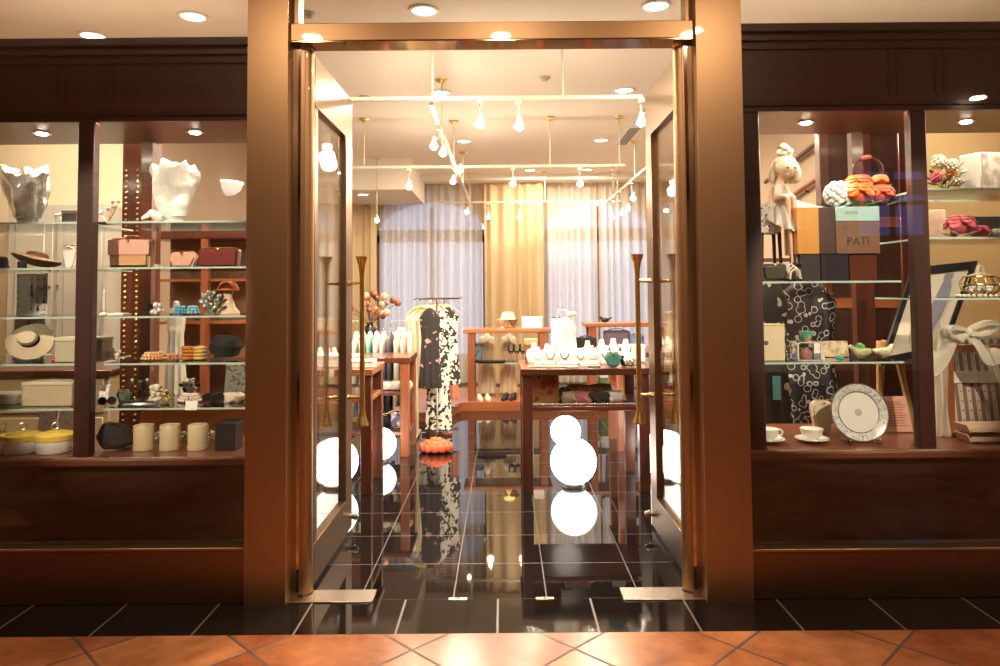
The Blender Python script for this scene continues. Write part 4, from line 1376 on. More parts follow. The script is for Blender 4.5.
def skirtf(u, v):
    a = 2 * PI * u
    r = 0.038 + 0.050 * v
    front = max(0.0, -math.sin(a))
    drop = max(0.0, v - 0.5) * (0.05 + 0.20 * front)
    w_ = 0.011 * v * math.sin(13 * a)
    return Vector(((r + w_) * math.cos(a) * 1.0 + 0.010, (r + w_) * math.sin(a) * (1 + 0.75 * front * v) - 0.02 * v, dz(207) - 0.010 * v - drop + 0.3 * w_))


sk.sheet(skirtf, 98, 8, 0.002)
sk.done('skirt', WHITECL, t, sharp=70)
m = MB().tube([(0.028, -0.03, dz(186)), (0.034, -0.04, dz(194)), (0.036, -0.042, dz(203))], 0.006, 8)
m.done('braid', HAIR, t)
for q, x in ((0, 0.037), (1, 0.011)):
    MB().ball((x, -0.152, dz(266) + 0.002), (0.012, 0.026, 0.012), 14, 8).done('shoe', BLACK, t)
S('tulle_train', MB().sheet(lambda u, v: Vector((0.02 + 0.16 * u, -0.05 + 0.10 * v + 0.01 * math.sin(9 * u), 0.02 + 0.035 * (1 - u) ** 2 + 0.006 * math.sin(14 * v + 6 * u))), 24, 12, 0.002), sheer((0.9, 0.88, 0.84), 0.2, 0.4), 'white tulle trailing from the doll across the top of the wooden box', 'fabric', (onz(790, 3.6, st_top).x, 3.60, at(800, 209, 3.6).z - 0.018))

# wooden gift box with lettered lid panel
yB = 3.46
zb1 = at(840, 207, yB).z
x0, x1, x2, x3 = [at(p, 230, yB).x for p in (797, 819, 836, 880)]
BX = T('presentation_box', 'ochre and brown wooden box with a teal top band under the orange roses', 'box', ((x0 + x3) / 2, yB, RA1 + 0.0012))
bz = at(840, 254, yB).z - RA1
hb = zb1 - RA1
ox = (x0 + x3) / 2
MB().bb(x0 - ox, x1 - ox, 0, 0.16, bz, hb, bev=0.002).done('end_panel', wood((0.50, 0.22, 0.04), (0.62, 0.30, 0.07), 0.35, 5, 'Z'), BX)
MB().bb(x1 - ox, x2 - ox, 0.004, 0.16, bz, hb, bev=0.002).done('corner_panel', DARKZ, BX)
fp = MB().bb(x2 - ox, x3 - ox, 0.002, 0.16, bz, hb - 0.07, bev=0.002).done('front_panel', wood((0.13, 0.065, 0.035), (0.20, 0.10, 0.05), 0.4, 5, 'X'), BX)
tp = MB().bb(x2 - ox, x3 - ox, 0.0, 0.16, hb - 0.07, hb, bev=0.002).done('top_band', mat((0.33, 0.50, 0.47), 0.4), BX)
INK = mat((0.05, 0.03, 0.02), 0.6)
text_mesh('lettering', 'PATI', 0.055, INK, fp, ((x2 + x3) / 2 - ox, 0.0, (bz + hb - 0.07) / 2 - 0.02), (PI / 2, 0, 0))
text_mesh('lettering', 'VVVV', 0.026, mat((0.16, 0.26, 0.25), 0.6), tp, ((x2 + x3) / 2 - ox - 0.03, -0.002, hb - 0.03), (PI / 2, 0, 0))
MB().bb(x0 - ox + 0.02, x1 - ox + 0.005, 0.01, 0.15, 0, bz).done('base_block', BLACK, BX)
MB().bb(x1 - ox + 0.01, x2 - ox + 0.06, 0.01, 0.15, 0, bz).done('dark_drawer', mat((0.025, 0.02, 0.03), 0.3, coat=0.5), BX)
MB().bb(x2 - ox + 0.07, x3 - ox - 0.01, 0.02, 0.15, 0, bz).done('red_block', MAHOG, BX)


def rose(m, c, r, seed=0, rings=4):
    rnd = random.Random(seed)
    for k in range(rings):
        n = 3 + 2 * k
        rr = r * (0.16 + 0.72 * k / (rings - 1))
        for i in range(n):
            a = 2 * PI * i / n + k * 0.7 + rnd.uniform(-.2, .2)
            tilt = 0.25 + 0.35 * k
            m.ball((c[0] + rr * math.cos(a), c[1] + rr * math.sin(a) * 0.9, c[2] + r * 0.35 * (1 - k / rings)), (r * 0.34, r * 0.10, r * 0.36), 10, 8, rot=(-tilt * math.sin(a) * 0 + 0.2, tilt * 0.5, a + PI / 2))
    m.ball((c[0], c[1], c[2] + r * 0.12), r * 0.34, 10, 8)


def bloom(name, px, z, dpx, col, label, Y, seed, leaf=None, cat='flower', fluffy=False, lift=0.0):
    r = dpx * Y / F / 2
    p = pos(px, z, Y)
    t = T(name, label, cat, (p.x, p.y, p.z + lift))
    m = MB()
    if fluffy:
        rnd = random.Random(seed)
        for i in range(60):
            zz = 1 - 2 * (i + .5) / 60
            a = i * 2.39996
            s = math.sqrt(1 - zz * zz)
            m.ball((0.80 * r * s * math.cos(a), 0.80 * r * s * math.sin(a), r + 0.80 * r * zz), r * rnd.uniform(.17, .26), 8, 6)
        m.ball((0, 0, r), r * 0.8, 16, 10)
    else:
        m.ball((0, 0, r * 0.8), (r * 0.62, r * 0.6, r * 0.55), 14, 10)
        rnd = random.Random(seed)
        for k in range(4):
            n = 5 + k
            for i in range(n):
                a = 2 * PI * i / n + 0.5 * k
                el = (0.1 + 0.32 * k)
                d = Vector((math.cos(a) * math.cos(el), math.sin(a) * math.cos(el), math.sin(el)))
                m.ball(Vector((0, 0, r * 0.75)) + d * r * (0.70 - 0.04 * k), (r * 0.34, r * 0.34, r * 0.11), 10, 7, rot=(0, PI / 2 - el - 0.5, a))
    m.done('petals', col, t, sharp=60)
    q = MB()
    for i in range(4):
        a = seed + i * 1.7
        q.ball((r * 0.8 * math.cos(a), r * 0.6 * math.sin(a), r * 0.25), (r * 0.45, r * 0.2, r * 0.05), 10, 6, rot=(0.2, -0.3, a))
    q.done('leaf', leaf or mat((0.12, 0.22, 0.07), 0.6), t)
    return t


ORNG = mat((0.80, 0.10, 0.008), 0.6)
CORAL = mat((0.76, 0.10, 0.045), 0.6)
bloom('flower_ball', 839, zb1, 29, mat((0.85, 0.83, 0.80), 0.6), 'round white flower ball with black flecks on the box with the teal band', 3.56, 3, leaf=BLACK, fluffy=True)
bloom('silk_rose', 859, zb1 + 0.06, 34, ORNG, 'orange silk rose above the others, beside the white flower ball', 3.62, 4, leaf=mat((0.5, 0.42, 0.12), 0.5))
bloom('silk_rose', 860, zb1, 36, mat((0.82, 0.14, 0.015), 0.6), 'large light orange silk rose lying on the front of the teal band box', 3.52, 7)
bloom('silk_rose', 881, zb1 + 0.01, 32, CORAL, 'coral red silk rose at the mullion end of the teal band box', 3.57, 11)
bloom('silk_rose', 880, zb1 + 0.11, 20, mat((0.84, 0.24, 0.04), 0.6), 'small orange silk rose perched highest near the dark red hoop', 3.62, 15)
t = T('hair_hoop', 'dark red ribbon hoop headpiece standing behind the orange roses', 'headpiece', (onz(869, 3.64, zb1).x, 3.64, zb1))
hh = at(869, 156, 3.64).z - zb1
MB().torus((0, 0, hh - 0.075), 0.066, 0.009, rot=(PI / 2, 0, 0), seg=36, sc=(1.1, 1)).done('hoop', mat((0.03, 0.003, 0.004), 0.5), t)
MB().tube([(0, 0, 0), (0, 0.002, hh - 0.145)], 0.006, 8).lathe([(0, 0), (0.035, 0), (0.03, 0.006), (0, 0.008)], seg=20).done('stand', BLACK, t)
MB().ball((0.0, -0.005, hh - 0.006), (0.022, 0.010, 0.012), 12, 8).ball((-0.02, -0.005, hh - 0.01), (0.016, 0.009, 0.012), 12, 8).done('bow', mat((0.45, 0.12, 0.10), 0.5), t)

# shelf under the doll
purse(773, RA1, 27, 17, 0.07, mat((0.05, 0.055, 0.04), 0.3, coat=0.4), BLACK, 'dark olive clutch with a pale rim on the shelf below the doll stool', Y=3.50, handle=False, round_=0.3, name='clutch_bag', clasp=mat((0.5, 0.45, 0.38), 0.3, 0.8))
t = T('bow_slipper', 'dark shoe with curling pale straps beside the olive clutch', 'shoe', pos(793, RA1, 3.45))
MB().loft([(0, 0.022, 0.055, 0, 0), (0.008, 0.024, 0.058, 0, 0), (0.02, 0.02, 0.05, 0, 0.004), (0.03, 0.012, 0.03, 0, 0.015)], 20).done('sole', BLACK, t)
m = MB()
for k in range(3):
    m.tube([(-0.026, -0.03 + 0.025 * k, 0.01), (-0.02, -0.03 + 0.025 * k, 0.045 + 0.01 * k), (0.0, -0.032 + 0.025 * k, 0.06 + 0.012 * k), (0.02, -0.03 + 0.025 * k, 0.05 + 0.01 * k), (0.026, -0.03 + 0.025 * k, 0.01)], 0.005, 8)
m.done('strap', mat((0.70, 0.62, 0.50), 0.5), t)

# lower glass shelf
gift_box(772, RA2, 21, 36, 0.07, mat((0.76, 0.64, 0.42), 0.6), mat((0.78, 0.67, 0.46), 0.6), 'tall cream box with a small dark seal on the lower glass shelf', Y=3.48, lidh=0.04)
S('box_seal', MB().lathe([(0, -0.001), (0.011, -0.001), (0.011, 0.001), (0, 0.001)], seg=18, rot=(PI / 2, 0, 0)), mat((0.12, 0.11, 0.10), 0.4), 'small dark round seal on the face of the tall cream box', 'seal', (onz(766.5, 3.44, RA2 + 0.09).x, 3.4435, at(766.5, 343, 3.4435).z))
bottle(789, RA2, 7, 14, CRYST, 'small crystal perfume bottle between the cream box and the clear case', Y=3.5, name='perfume_bottle', cat='bottle', cap=SILVER)
k = 3.48 / F
t = T('acrylic_case', 'clear square display case holding a pink trinket on the lower shelf', 'display case', pos(806, RA2, 3.48))
MB().bb(-0.055, 0.055, -0.045, 0.045, 0, 0.085).done('clear_case', CRYST, t)
f = MB()
for x in (-0.055, 0.055):
    for y in (-0.045, 0.045):
        f.bb(x - 0.003, x + 0.003, y - 0.003, y + 0.003, 0, 0.088)
for z in (0.002, 0.086):
    f.bb(-0.057, 0.057, -0.048, -0.042, z - 0.002, z + 0.002).bb(-0.057, 0.057, 0.042, 0.048, z - 0.002, z + 0.002).bb(-0.058, -0.052, -0.045, 0.045, z - 0.002, z + 0.002).bb(0.052, 0.058, -0.045, 0.045, z - 0.002, z + 0.002)
f.done('case_edges', mat((0.75, 0.74, 0.70), 0.2, coat=0.5), t)
MB().loft([(0.004, 0.025, 0.02, 0, 0), (0.03, 0.03, 0.022, 0, 0), (0.05, 0.02, 0.015, 0, 0), (0.06, 0.006, 0.006, 0, 0)], 16).done('trinket', mat((0.50, 0.22, 0.20), 0.4), t)
S('enamel_cup', MB().lathe([(0, 0), (0.018, 0), (0.024, 0.012), (0.028, 0.03), (0.032, 0.05), (0.028, 0.05), (0.02, 0.015), (0, 0.01)], seg=24), pattern('blobs', (0.08, 0.42, 0.33), (0.72, 0.38, 0.16), 30, 0.5, rough=0.3), 'small teal and orange enamel cup on top of the clear display case', 'cup', pos(806, RA2 + 0.089, 3.48))
card(835, RA2, 28, 16, pattern('soft', (0.75, 0.62, 0.42), (0.42, 0.30, 0.18), 30, 0.4, 0.6), 'tan printed card with a turquoise bead in front, lower glass shelf', Y=3.60)
S('glass_bead', MB().ball((0, 0, 0.012), (0.020, 0.014, 0.012), 16, 10), mat((0.05, 0.50, 0.50), 0.08, coat=1.0), 'turquoise glass bead in front of the tan printed card', 'bead', pos(840, RA2, 3.44))
S('ivory_figurine', MB().lathe([(0, 0), (0.010, 0), (0.008, 0.02), (0.004, 0.035), (0.007, 0.045), (0, 0.052)], seg=14), IVORY, 'tiny ivory figurine at the edge of the tan printed card', 'figurine', pos(823, RA2, 3.44))


def bird(px, z, L, m, wing, label, Y, rz, green):
    t = T('ceramic_bird', label, 'figurine', pos(px, z, Y), rz)
    MB().loft([(-L * 0.5, 0.004, 0.004, 0, 0.018), (-L * 0.35, 0.016, 0.016, 0, 0.008), (-L * 0.1, 0.026, 0.028, 0, 0), (L * 0.15, 0.024, 0.026, 0, 0.002), (L * 0.3, 0.016, 0.018, 0, 0.016), (L * 0.38, 0.013, 0.014, 0, 0.03), (L * 0.46, 0.010, 0.010, 0, 0.034), (L * 0.56, 0.002, 0.002, 0, 0.032)], 18, c=(0, 0, 0.03), rot=(PI / 2, 0, PI / 2)).done('bird_body', m, t)
    for q in (-1, 1):
        MB().ball((-L * 0.08, q * 0.024, 0.034), (L * 0.30, 0.006, 0.016), 14, 8, rot=(0, 0.15, 0)).done('wing', wing, t)
        MB().ball((L * 0.42, q * 0.011, 0.066), 0.0025, 8, 6).done('eye', BLACK, t)
    if green:
        MB().ball((-L * 0.02, 0, 0.062), (0.026, 0.018, 0.016), 14, 8).ball((0.01, 0.01, 0.072), (0.014, 0.012, 0.01), 12, 8).done('leaf_tuft', mat((0.15, 0.50, 0.12), 0.5), t)
    return t


CER = mat((0.62, 0.58, 0.36), 0.25, coat=0.6)
bird(860, RA2, 0.13, CER, mat((0.40, 0.42, 0.22), 0.3), 'green-tufted ceramic bird on the lower glass shelf, next to the tan card', 3.47, PI + 0.3, True)
bird(883, RA2, 0.12, mat((0.70, 0.62, 0.42), 0.25, coat=0.6), mat((0.50, 0.45, 0.28), 0.3), 'plain cream ceramic bird on the lower glass shelf, next to the mullion', 3.47, 0.2, False)


# counter: cups, plate, sign
def teacup(px, Y, label, slabel, rz):
    p = pos(px, zr, Y)
    S('saucer', MB().lathe([(0, 0.004), (0.03, 0.0), (0.035, 0.003), (0.06, 0.010), (0.078, 0.018), (0.077, 0.020), (0.055, 0.013), (0.03, 0.008), (0, 0.008)], seg=36), PORC, slabel, 'saucer', p)
    t = T('teacup', label, 'cup', (p.x, p.y, p.z + 0.0085), rz)
    MB().lathe([(0, 0.0), (0.022, 0.0), (0.024, 0.006), (0.04, 0.018), (0.050, 0.038), (0.054, 0.056), (0.051, 0.056), (0.046, 0.036), (0.034, 0.016), (0, 0.010)], seg=36).done('cup_bowl', PORC, t)
    MB().tube([(0.047, 0, 0.046), (0.066, 0, 0.050), (0.075, 0, 0.038), (0.068, 0, 0.024), (0.046, 0, 0.020)], 0.0045, 8).done('cup_handle', PORC, t)


teacup(768, 3.46, 'white teacup with a looped handle, nearest the metal column', 'white saucer under the teacup nearest the metal column', 0.1)
teacup(812, 3.46, 'wide white teacup between the looped-handle cup and the silver plate', 'white saucer under the wide teacup beside the silver plate', 1.2)
yP = 3.44
pc = at(858, 415, yP)
rp_ = 28.5 * yP / F
t = T('display_plate', 'large silvered porcelain plate with a patterned rim standing upright on the counter', 'plate', (pc.x, yP, zr + rp_ * 0.979 + 0.008), rot=(R(78), 0, 0))
MB().lathe([(0, 0.0), (rp_ * 0.66, 0.0), (rp_ * 0.70, 0.006), (rp_ * 0.72, 0.008), (0, 0.004)], seg=48).done('plate_well', mat((0.74, 0.72, 0.68), 0.35), t)
MB().lathe([(rp_ * 0.68, 0.004), (rp_ * 0.72, 0.009), (rp_, 0.020), (rp_, 0.016), (rp_ * 0.70, 0.000)], seg=48).done('patterned_rim', pattern('loops', (0.70, 0.69, 0.66), (0.32, 0.36, 0.35), 62, 0.30, 0.46, rough=0.2), t)
MB().torus((0, 0, 0.008), rp_ * 0.70, 0.0025, seg=48).torus((0, 0, 0.019), rp_ * 0.985, 0.0025, seg=48).done('rim_line', mat((0.30, 0.31, 0.30), 0.2, 0.8), t)
MB().lathe([(0, 0.0048), (0.018, 0.0048), (0.012, 0.006), (0, 0.006)], seg=10).done('centre_motif', mat((0.42, 0.43, 0.40), 0.3), t)
t = T('plate_stand', 'clear glass stand holding up the silvered plate', 'plate stand', (pc.x, yP, zr))
m = MB()
for q in (-1, 1):
    m.tube([(q * 0.07, -0.055, 0.012), (q * 0.06, -0.04, 0.012), (q * 0.055, 0.05, 0.010), (q * 0.04, 0.07, 0.14)], 0.008, 10)
    m.ball((q * 0.07, -0.058, 0.014), 0.013, 12, 8)
m.tube([(-0.055, 0.05, 0.010), (0.055, 0.05, 0.010)], 0.006, 8)
m.done('stand_frame', CRYST, t)
yN = 3.66
pn0, pn1 = at(888, 437, yN), at(912, 437, yN)
t = T('notice_board', 'pink-brown wooden notice with engraved lines, behind the silvered plate', 'sign', (onz(897, yN, zr).x, yN, zr + 0.005))
hN = at(900, 396, yN + 0.05).z - zr
w0, w1 = 31 * yN / F, 27 * yN / F
PK = wood((0.50, 0.24, 0.17), (0.60, 0.31, 0.22), 0.5, 8, 'X', 0.0)
MB().prism([(-w0 / 2, 0), (w0 / 2, 0), (w1 / 2, hN), (-w1 / 2, hN)], 0.012, (0, 0, 0), (R(-14), 0, 0)).done('board', PK, t)
m = MB()
for i in range(10):
    wz = 0.03 + (hN - 0.06) * i / 9
    m.bb(-w1 * 0.42, w1 * (0.40 - 0.10 * ((i * 3) % 4) / 3), -0.0075, -0.0058, wz - 0.002, wz + 0.002)
    for v in m.bm.verts[-8:]:
        pass
bmesh.ops.transform(m.bm, matrix=Euler((R(-14), 0, 0)).to_matrix().to_4x4(), verts=m.bm.verts[:])
m.done('engraved_line', mat((0.30, 0.11, 0.08), 0.6), t)
purse(822, zr, 22, 33, 0.05, mat((0.66, 0.56, 0.42), 0.8, bump=0.2, scale=80), GOLD, 'cream fabric pouch leaning behind the silvered plate', Y=3.66, handle=False, name='fabric_pouch', round_=0.4)

# printed dress on a stand with hangers of dark clothes behind the shelf
LOOP = pattern('loops', (0.015, 0.013, 0.014), (0.50, 0.48, 0.43), 21, 0.38, 0.46)


def hung(name, label, x, Y, ztop, zbot, w0, w1, depth, m, seed=0, hanger=True, sleeves=False, cat='garment', group=None, rz=0.0, tagm=None):
    """Garment on a hanger: shoulders, waist, folds to the hem."""
    t = T(name, label, cat, (x, Y, 0), rz, group=group)
    H = ztop - zbot
    rings = []
    for i in range(17):
        u = i / 16
        z = zbot + H * u
        if u > 0.9:
            s = w0 * (1 - (u - 0.9) / 0.1 * 0.75)
        elif u > 0.62:
            s = w0 * (0.80 + 0.20 * (u - 0.62) / 0.28)
        else:
            s = w0 * 0.8 + (w1 - w0 * 0.8) * (1 - u / 0.62)
        d = depth * (0.6 + 0.4 * (1 - u)) if u <= 0.95 else depth * 0.5
        rings.append((z, s / 2, d / 2, 0, 0))

    def fn(p, a, u):
        f = max(0.0, 0.75 - u) * 0.22 * depth
        q = Vector((math.cos(a), math.sin(a), 0))
        return p + q * f * math.sin(9 * a + seed + 2 * u) + Vector((0, 0, 0.006 * math.sin(4 * a + seed) if u < 0.05 else 0))
    MB().loft(rings, 44, fn).done('garment_body', m, t, sharp=70)
    if sleeves:
        for q in (-1, 1):
            MB().tube([(q * w0 * 0.40, 0, ztop - 0.10 * H), (q * w0 * 0.56, 0, ztop - 0.22 * H), (q * w0 * 0.60, -0.01, ztop - 0.42 * H)], [0.05, 0.045, 0.035], 12).done('sleeve', m, t)
    if hanger:
        h = MB().tube([(-w0 * 0.42, 0, ztop - 0.085 * H), (0, 0, ztop + 0.004), (w0 * 0.42, 0, ztop - 0.085 * H)], 0.008, 8).done('hanger', PINE, t)
        MB().tube([(0, 0, ztop), (0, 0, ztop + 0.045), (0.012, 0, ztop + 0.062), (0.0, 0, ztop + 0.075), (-0.012, 0, ztop + 0.066)], 0.0025, 6).done('hook', CHROME, h)
    if tagm:
        MB().bb(-0.022, 0.022, -depth * 0.5 - 0.02, -depth * 0.5 - 0.016, ztop - 0.62 * H, ztop - 0.50 * H).done('price_tag', tagm, t)
    return t


yD = 4.25
zt = at(808, 278, yD).z
xr = onz(806, yD, zt)
TEAL = mat((0.16, 0.42, 0.46), 0.6)
xm = onz(803, yD, zt).x
xk = onz(768, yD - 0.12, zt - 0.08).x
rk = T('clothes_rail', 'chrome clothes rail carrying the black printed dress behind the doll window', 'clothes rail', (xm, yD, 0))
zr_ = zt + 0.092
MB().bb(-0.035, 0.035, -0.16, 0.42, zr_, zr_ + 0.012).bb(xk - xm - 0.08, 0.28, -0.172, -0.148, zr_ - 0.001, zr_ + 0.02).done('rail', CHROME, rk)
MB().tube([(0.26, -0.16, 0.02), (0.26, -0.16, zr_)], 0.011, 10).tube([(0.0, 0.42, 0.02), (0.0, 0.42, zr_)], 0.011, 10).done('upright', CHROME, rk)
for y_, x_ in ((-0.16, 0.26), (0.42, 0.0)):
    MB().tube([(x_ - 0.2, y_, 0.02), (x_ + 0.12, y_, 0.02)], 0.011, 10).done('foot', CHROME, rk)
hung('printed_dress', 'black dress printed with large cream loops hanging behind the lower glass shelf', onz(806, yD, zt).x, yD, zt, 0.25, 0.36, 0.42, 0.10, LOOP, 1)
hung('black_dress', 'plain black dress with a teal swing ticket behind the loop-printed dress', onz(797, yD, zt).x, yD + 0.24, zt, 0.28, 0.40, 0.44, 0.10, BLACKCL, 2, tagm=TEAL)
hung('black_dress', 'dark patterned garment with a teal ticket next to the metal column', xk, yD - 0.16, zt, 0.30, 0.20, 0.24, 0.08, pattern('blobs', (0.02, 0.018, 0.018), (0.5, 0.42, 0.30), 16, 0.60), 5, tagm=TEAL)

# other sub-bay: bouquet, album, corsages, basket, tulle frame
t = T('bouquet', 'mixed bouquet of cream, orange and pink flowers on the topmost glass shelf', 'bouquet', pos(945, RB1, 3.52))
for i, (px, py, r, cl) in enumerate(((940, 162, 0.040, (0.82, 0.78, 0.52)), (950, 166, 0.032, (0.80, 0.74, 0.50)), (953, 174, 0.036, (0.86, 0.30, 0.10)), (934, 178, 0.030, (0.66, 0.14, 0.20)), (943, 176, 0.028, (0.80, 0.62, 0.36)), (955, 182, 0.028, (0.78, 0.66, 0.58)))):
    p = at(px, py, 3.52)
    c = (p.x - t.location.x, 0.015 * (-1) ** i, p.z - RB1)
    m = MB()
    for q in range(34):
        zz_ = 1 - 2 * (q + .5) / 34
        a = q * 2.39996
        s = math.sqrt(1 - zz_ * zz_)
        m.ball((c[0] + 0.75 * r * s * math.cos(a), c[1] + 0.75 * r * s * math.sin(a), c[2] + 0.75 * r * zz_), (r * 0.32, r * 0.32, r * 0.22), 8, 6, rot=(zz_, s, a))
    m.ball(c, r * 0.78, 12, 8)
    m.done('blossom', mat(cl, 0.6), t, sharp=60)
m = MB()
for i in range(9):
    a = i * 0.75
    m.tube([(0, 0, 0.006), (0.05 * math.cos(a), 0.03 * math.sin(a), 0.05), (0.09 * math.cos(a), 0.03 * math.sin(a), 0.05 + 0.06 * (i % 3) / 2)], 0.002, 6)
    m.ball((0.085 * math.cos(a), 0.03 * math.sin(a), 0.045 + 0.05 * (i % 3) / 2), (0.028, 0.010, 0.006), 10, 6, rot=(0.3, -0.4, a))
m.tube([(0.02, 0, 0.06), (0.07, 0, 0.12), (0.10, 0, 0.15)], 0.003, 6)
m.done('foliage', mat((0.16, 0.24, 0.10), 0.6), t)
t = T('wedding_album', 'white box album with a flowered silver front on the topmost glass shelf', 'album', pos(986, RB1, 3.56), 0.25)
k = 3.56 / F
MB().bb(-0.095, 0.11, -0.06, 0.06, 0, 38 * k, bev=0.004).done('album_body', WHITE, t)
MB().bb(-0.085, 0.105, -0.064, -0.058, 0.01, 37 * k).done('flowered_front', pattern('soft', (0.85, 0.82, 0.74), (0.52, 0.44, 0.32), 22, 0.42, 0.62), t)
PINK = mat((0.85, 0.14, 0.20), 0.6)
bloom('corsage', 961, RB2, 34, mat((0.80, 0.16, 0.20), 0.6), 'large red-pink flower corsage with a pale edge on the second shelf', 3.50, 5, leaf=mat((0.88, 0.72, 0.56), 0.6), fluffy=False)
bloom('corsage', 981, RB2, 19, PINK, 'small crimson flower corsage beside the large pink one', 3.50, 8, leaf=PINK)
bloom('corsage', 997, RB2, 14, PORC, 'white ruffled corsage at the photo edge on the second shelf', 3.50, 9, leaf=PORC)
card(990, RB2, 44, 26, BLACK, 'dark-framed board leaning behind the pink corsages', Y=3.76, name='dark_panel', cat='picture frame')
t = T('flower_pot', 'faded pink flower picture plaque behind the mullion on the second shelf', 'plaque', pos(937, RB2, 3.76))
MB().box((0, 0, 0.085), (0.10, 0.01, 0.17), (R(-4), 0, 0), bev=0.002).done('plaque', pattern('soft', (0.50, 0.28, 0.20), (0.55, 0.40, 0.28), 14, 0.4, 0.6), t)
t = T('wire_basket', 'gold wire basket with an arched handle and white petals on the third shelf', 'basket', pos(981, RB3, 3.50))
m = MB()
for i in range(14):
    a = 2 * PI * i / 14
    c_, s_ = math.cos(a), math.sin(a)
    m.tube([(0.05 * c_, 0.04 * s_, 0.012), (0.085 * c_, 0.065 * s_, 0.035), (0.095 * c_, 0.072 * s_, 0.07), (0.075 * c_, 0.058 * s_, 0.10)], 0.0028, 6)
for r, z in ((0.05, 0.012), (0.093, 0.06), (0.075, 0.10)):
    m.torus((0, 0, z), r, 0.004, seg=32, sc=(1, 0.76))
m.done('wire_bowl', GOLD, t)
MB().tube([(0.016 * math.cos(PI * i / 10), 0, 0.10 + 0.055 * math.sin(PI * i / 10)) for i in range(11)], 0.006, 8).tube([(-0.075, 0, 0.10), (-0.02, 0, 0.115), (0.02, 0, 0.115), (0.075, 0, 0.10)], 0.004, 8).done('basket_handle', IVORY, t)
m = MB()
for i in range(26):
    a = i * 2.4
    m.ball((0.012 * math.sqrt(i) * math.cos(a), 0.009 * math.sqrt(i) * math.sin(a), 0.035 + 0.02 * (1 - i / 26)), 0.014, 8, 6)
m.done('petals', PORC, t)
S('bead_garland', beads([(0.11 * math.cos(i * 0.22) * 1.05, 0.075 * math.sin(i * 0.22) - 0.012, 0.008) for i in range(29)], 0.009), IVORY, 'garland of ivory beads lying around the gold wire basket', 'garland', pos(981, RB3, 3.50))

# easel painting
yE = 4.30
tl, tr_, br_, bl = at(912, 268, yE + 0.10), at(977, 261, yE + 0.10), at(944, 352, yE), at(880, 366, yE)
E0 = T('framed_painting', 'dark-framed painting of a pale standing figure tilted on the wooden easel', 'painting', (bl.x, yE, bl.z))
o_ = Vector((bl.x, yE, bl.z))
A, B_, C_, D_ = [v - o_ for v in (bl, br_, tr_, tl)]
nrm = (B_ - A).cross(D_ - A).normalized()


def quad_frame(inset0, inset1, th, off):
    def P(u, v):
        return A * (1 - u) * (1 - v) + B_ * u * (1 - v) + C_ * u * v + D_ * (1 - u) * v
    m = MB()
    bm = m.bm
    a0, a1 = inset0, inset1
    outer = [P(a0, a0), P(1 - a0, a0), P(1 - a0, 1 - a0), P(a0, 1 - a0)]
    inner = [P(a1, a1), P(1 - a1, a1), P(1 - a1, 1 - a1), P(a1, 1 - a1)]
    v0 = [bm.verts.new(p + nrm * (off)) for p in outer]
    v1 = [bm.verts.new(p + nrm * (off)) for p in inner]
    w0_ = [bm.verts.new(p + nrm * (off - th)) for p in outer]
    w1_ = [bm.verts.new(p + nrm * (off - th)) for p in inner]
    for i in range(4):
        j = (i + 1) % 4
        bm.faces.new((v0[i], v0[j], v1[j], v1[i]))
        bm.faces.new((w0_[j], w0_[i], w1_[i], w1_[j]))
        bm.faces.new((v0[j], v0[i], w0_[i], w0_[j]))
        bm.faces.new((v1[i], v1[j], w1_[j], w1_[i]))
    return m


def quad_panel(a0, th, off):
    def P(u, v):
        return A * (1 - u) * (1 - v) + B_ * u * (1 - v) + C_ * u * v + D_ * (1 - u) * v
    m = MB()
    f = [m.bm.verts.new(P(u, v) + nrm * off) for u, v in ((a0, a0), (1 - a0, a0), (1 - a0, 1 - a0), (a0, 1 - a0))]
    b = [m.bm.verts.new(v.co - nrm * th) for v in f]
    m.bm.faces.new(f)
    m.bm.faces.new(list(reversed(b)))
    for i in range(4):
        m.bm.faces.new((f[(i + 1) % 4], f[i], b[i], b[(i + 1) % 4]))
    return m


quad_frame(0, 0.085, 0.03, 0.012).done('picture_frame', mat((0.012, 0.013, 0.018), 0.4), E0)
quad_panel(0.06, 0.012, -0.002).done('canvas', mat((0.80, 0.74, 0.60), 0.7), E0)


def QP(u, v, off=0.003):
    return A * (1 - u) * (1 - v) + B_ * u * (1 - v) + C_ * u * v + D_ * (1 - u) * v + nrm * off


def figure_shape(pts, name, m):
    q = MB()
    f = [q.bm.verts.new(QP(u, v, 0.004)) for u, v in pts]
    b = [q.bm.verts.new(QP(u, v, -0.001)) for u, v in pts]
    q.bm.faces.new(f)
    for i in range(len(f)):
        q.bm.faces.new((f[(i + 1) % len(f)], f[i], b[i], b[(i + 1) % len(f)]))
    q.done(name, m, E0)


figure_shape([(0.62 + 0.12 * math.cos(a) * (1 + 0.25 * math.sin(2 * a)), 0.52 + 0.33 * math.sin(a)) for a in [2 * PI * i / 24 for i in range(24)]], 'painted_robe', mat((0.30, 0.30, 0.38), 0.7))
figure_shape([(0.63 + 0.075 * math.cos(a), 0.86 + 0.055 * math.sin(a)) for a in [2 * PI * i / 20 for i in range(20)]], 'painted_head', mat((0.34, 0.30, 0.32), 0.7))
figure_shape([(0.36 + 0.06 * math.cos(a), 0.45 + 0.26 * math.sin(a)) for a in [2 * PI * i / 20 for i in range(20)]], 'painted_figure', mat((0.66, 0.46, 0.36), 0.7))
ez = T('easel', 'golden pine easel holding the tilted dark-framed painting', 'easel', (onz(898, 4.45, 0).x, 4.45, 0))
for nm, a, b in (('leg', (-0.16, -0.10, 0), (-0.03, 0.10, 1.0)), ('leg', (0.16, -0.10, 0), (0.06, 0.10, 1.0)), ('rear_leg', (0.02, 0.35, 0), (0.02, 0.14, 1.0))):
    MB().tube([a, b], 0.020, 8).done(nm, PINE, ez)
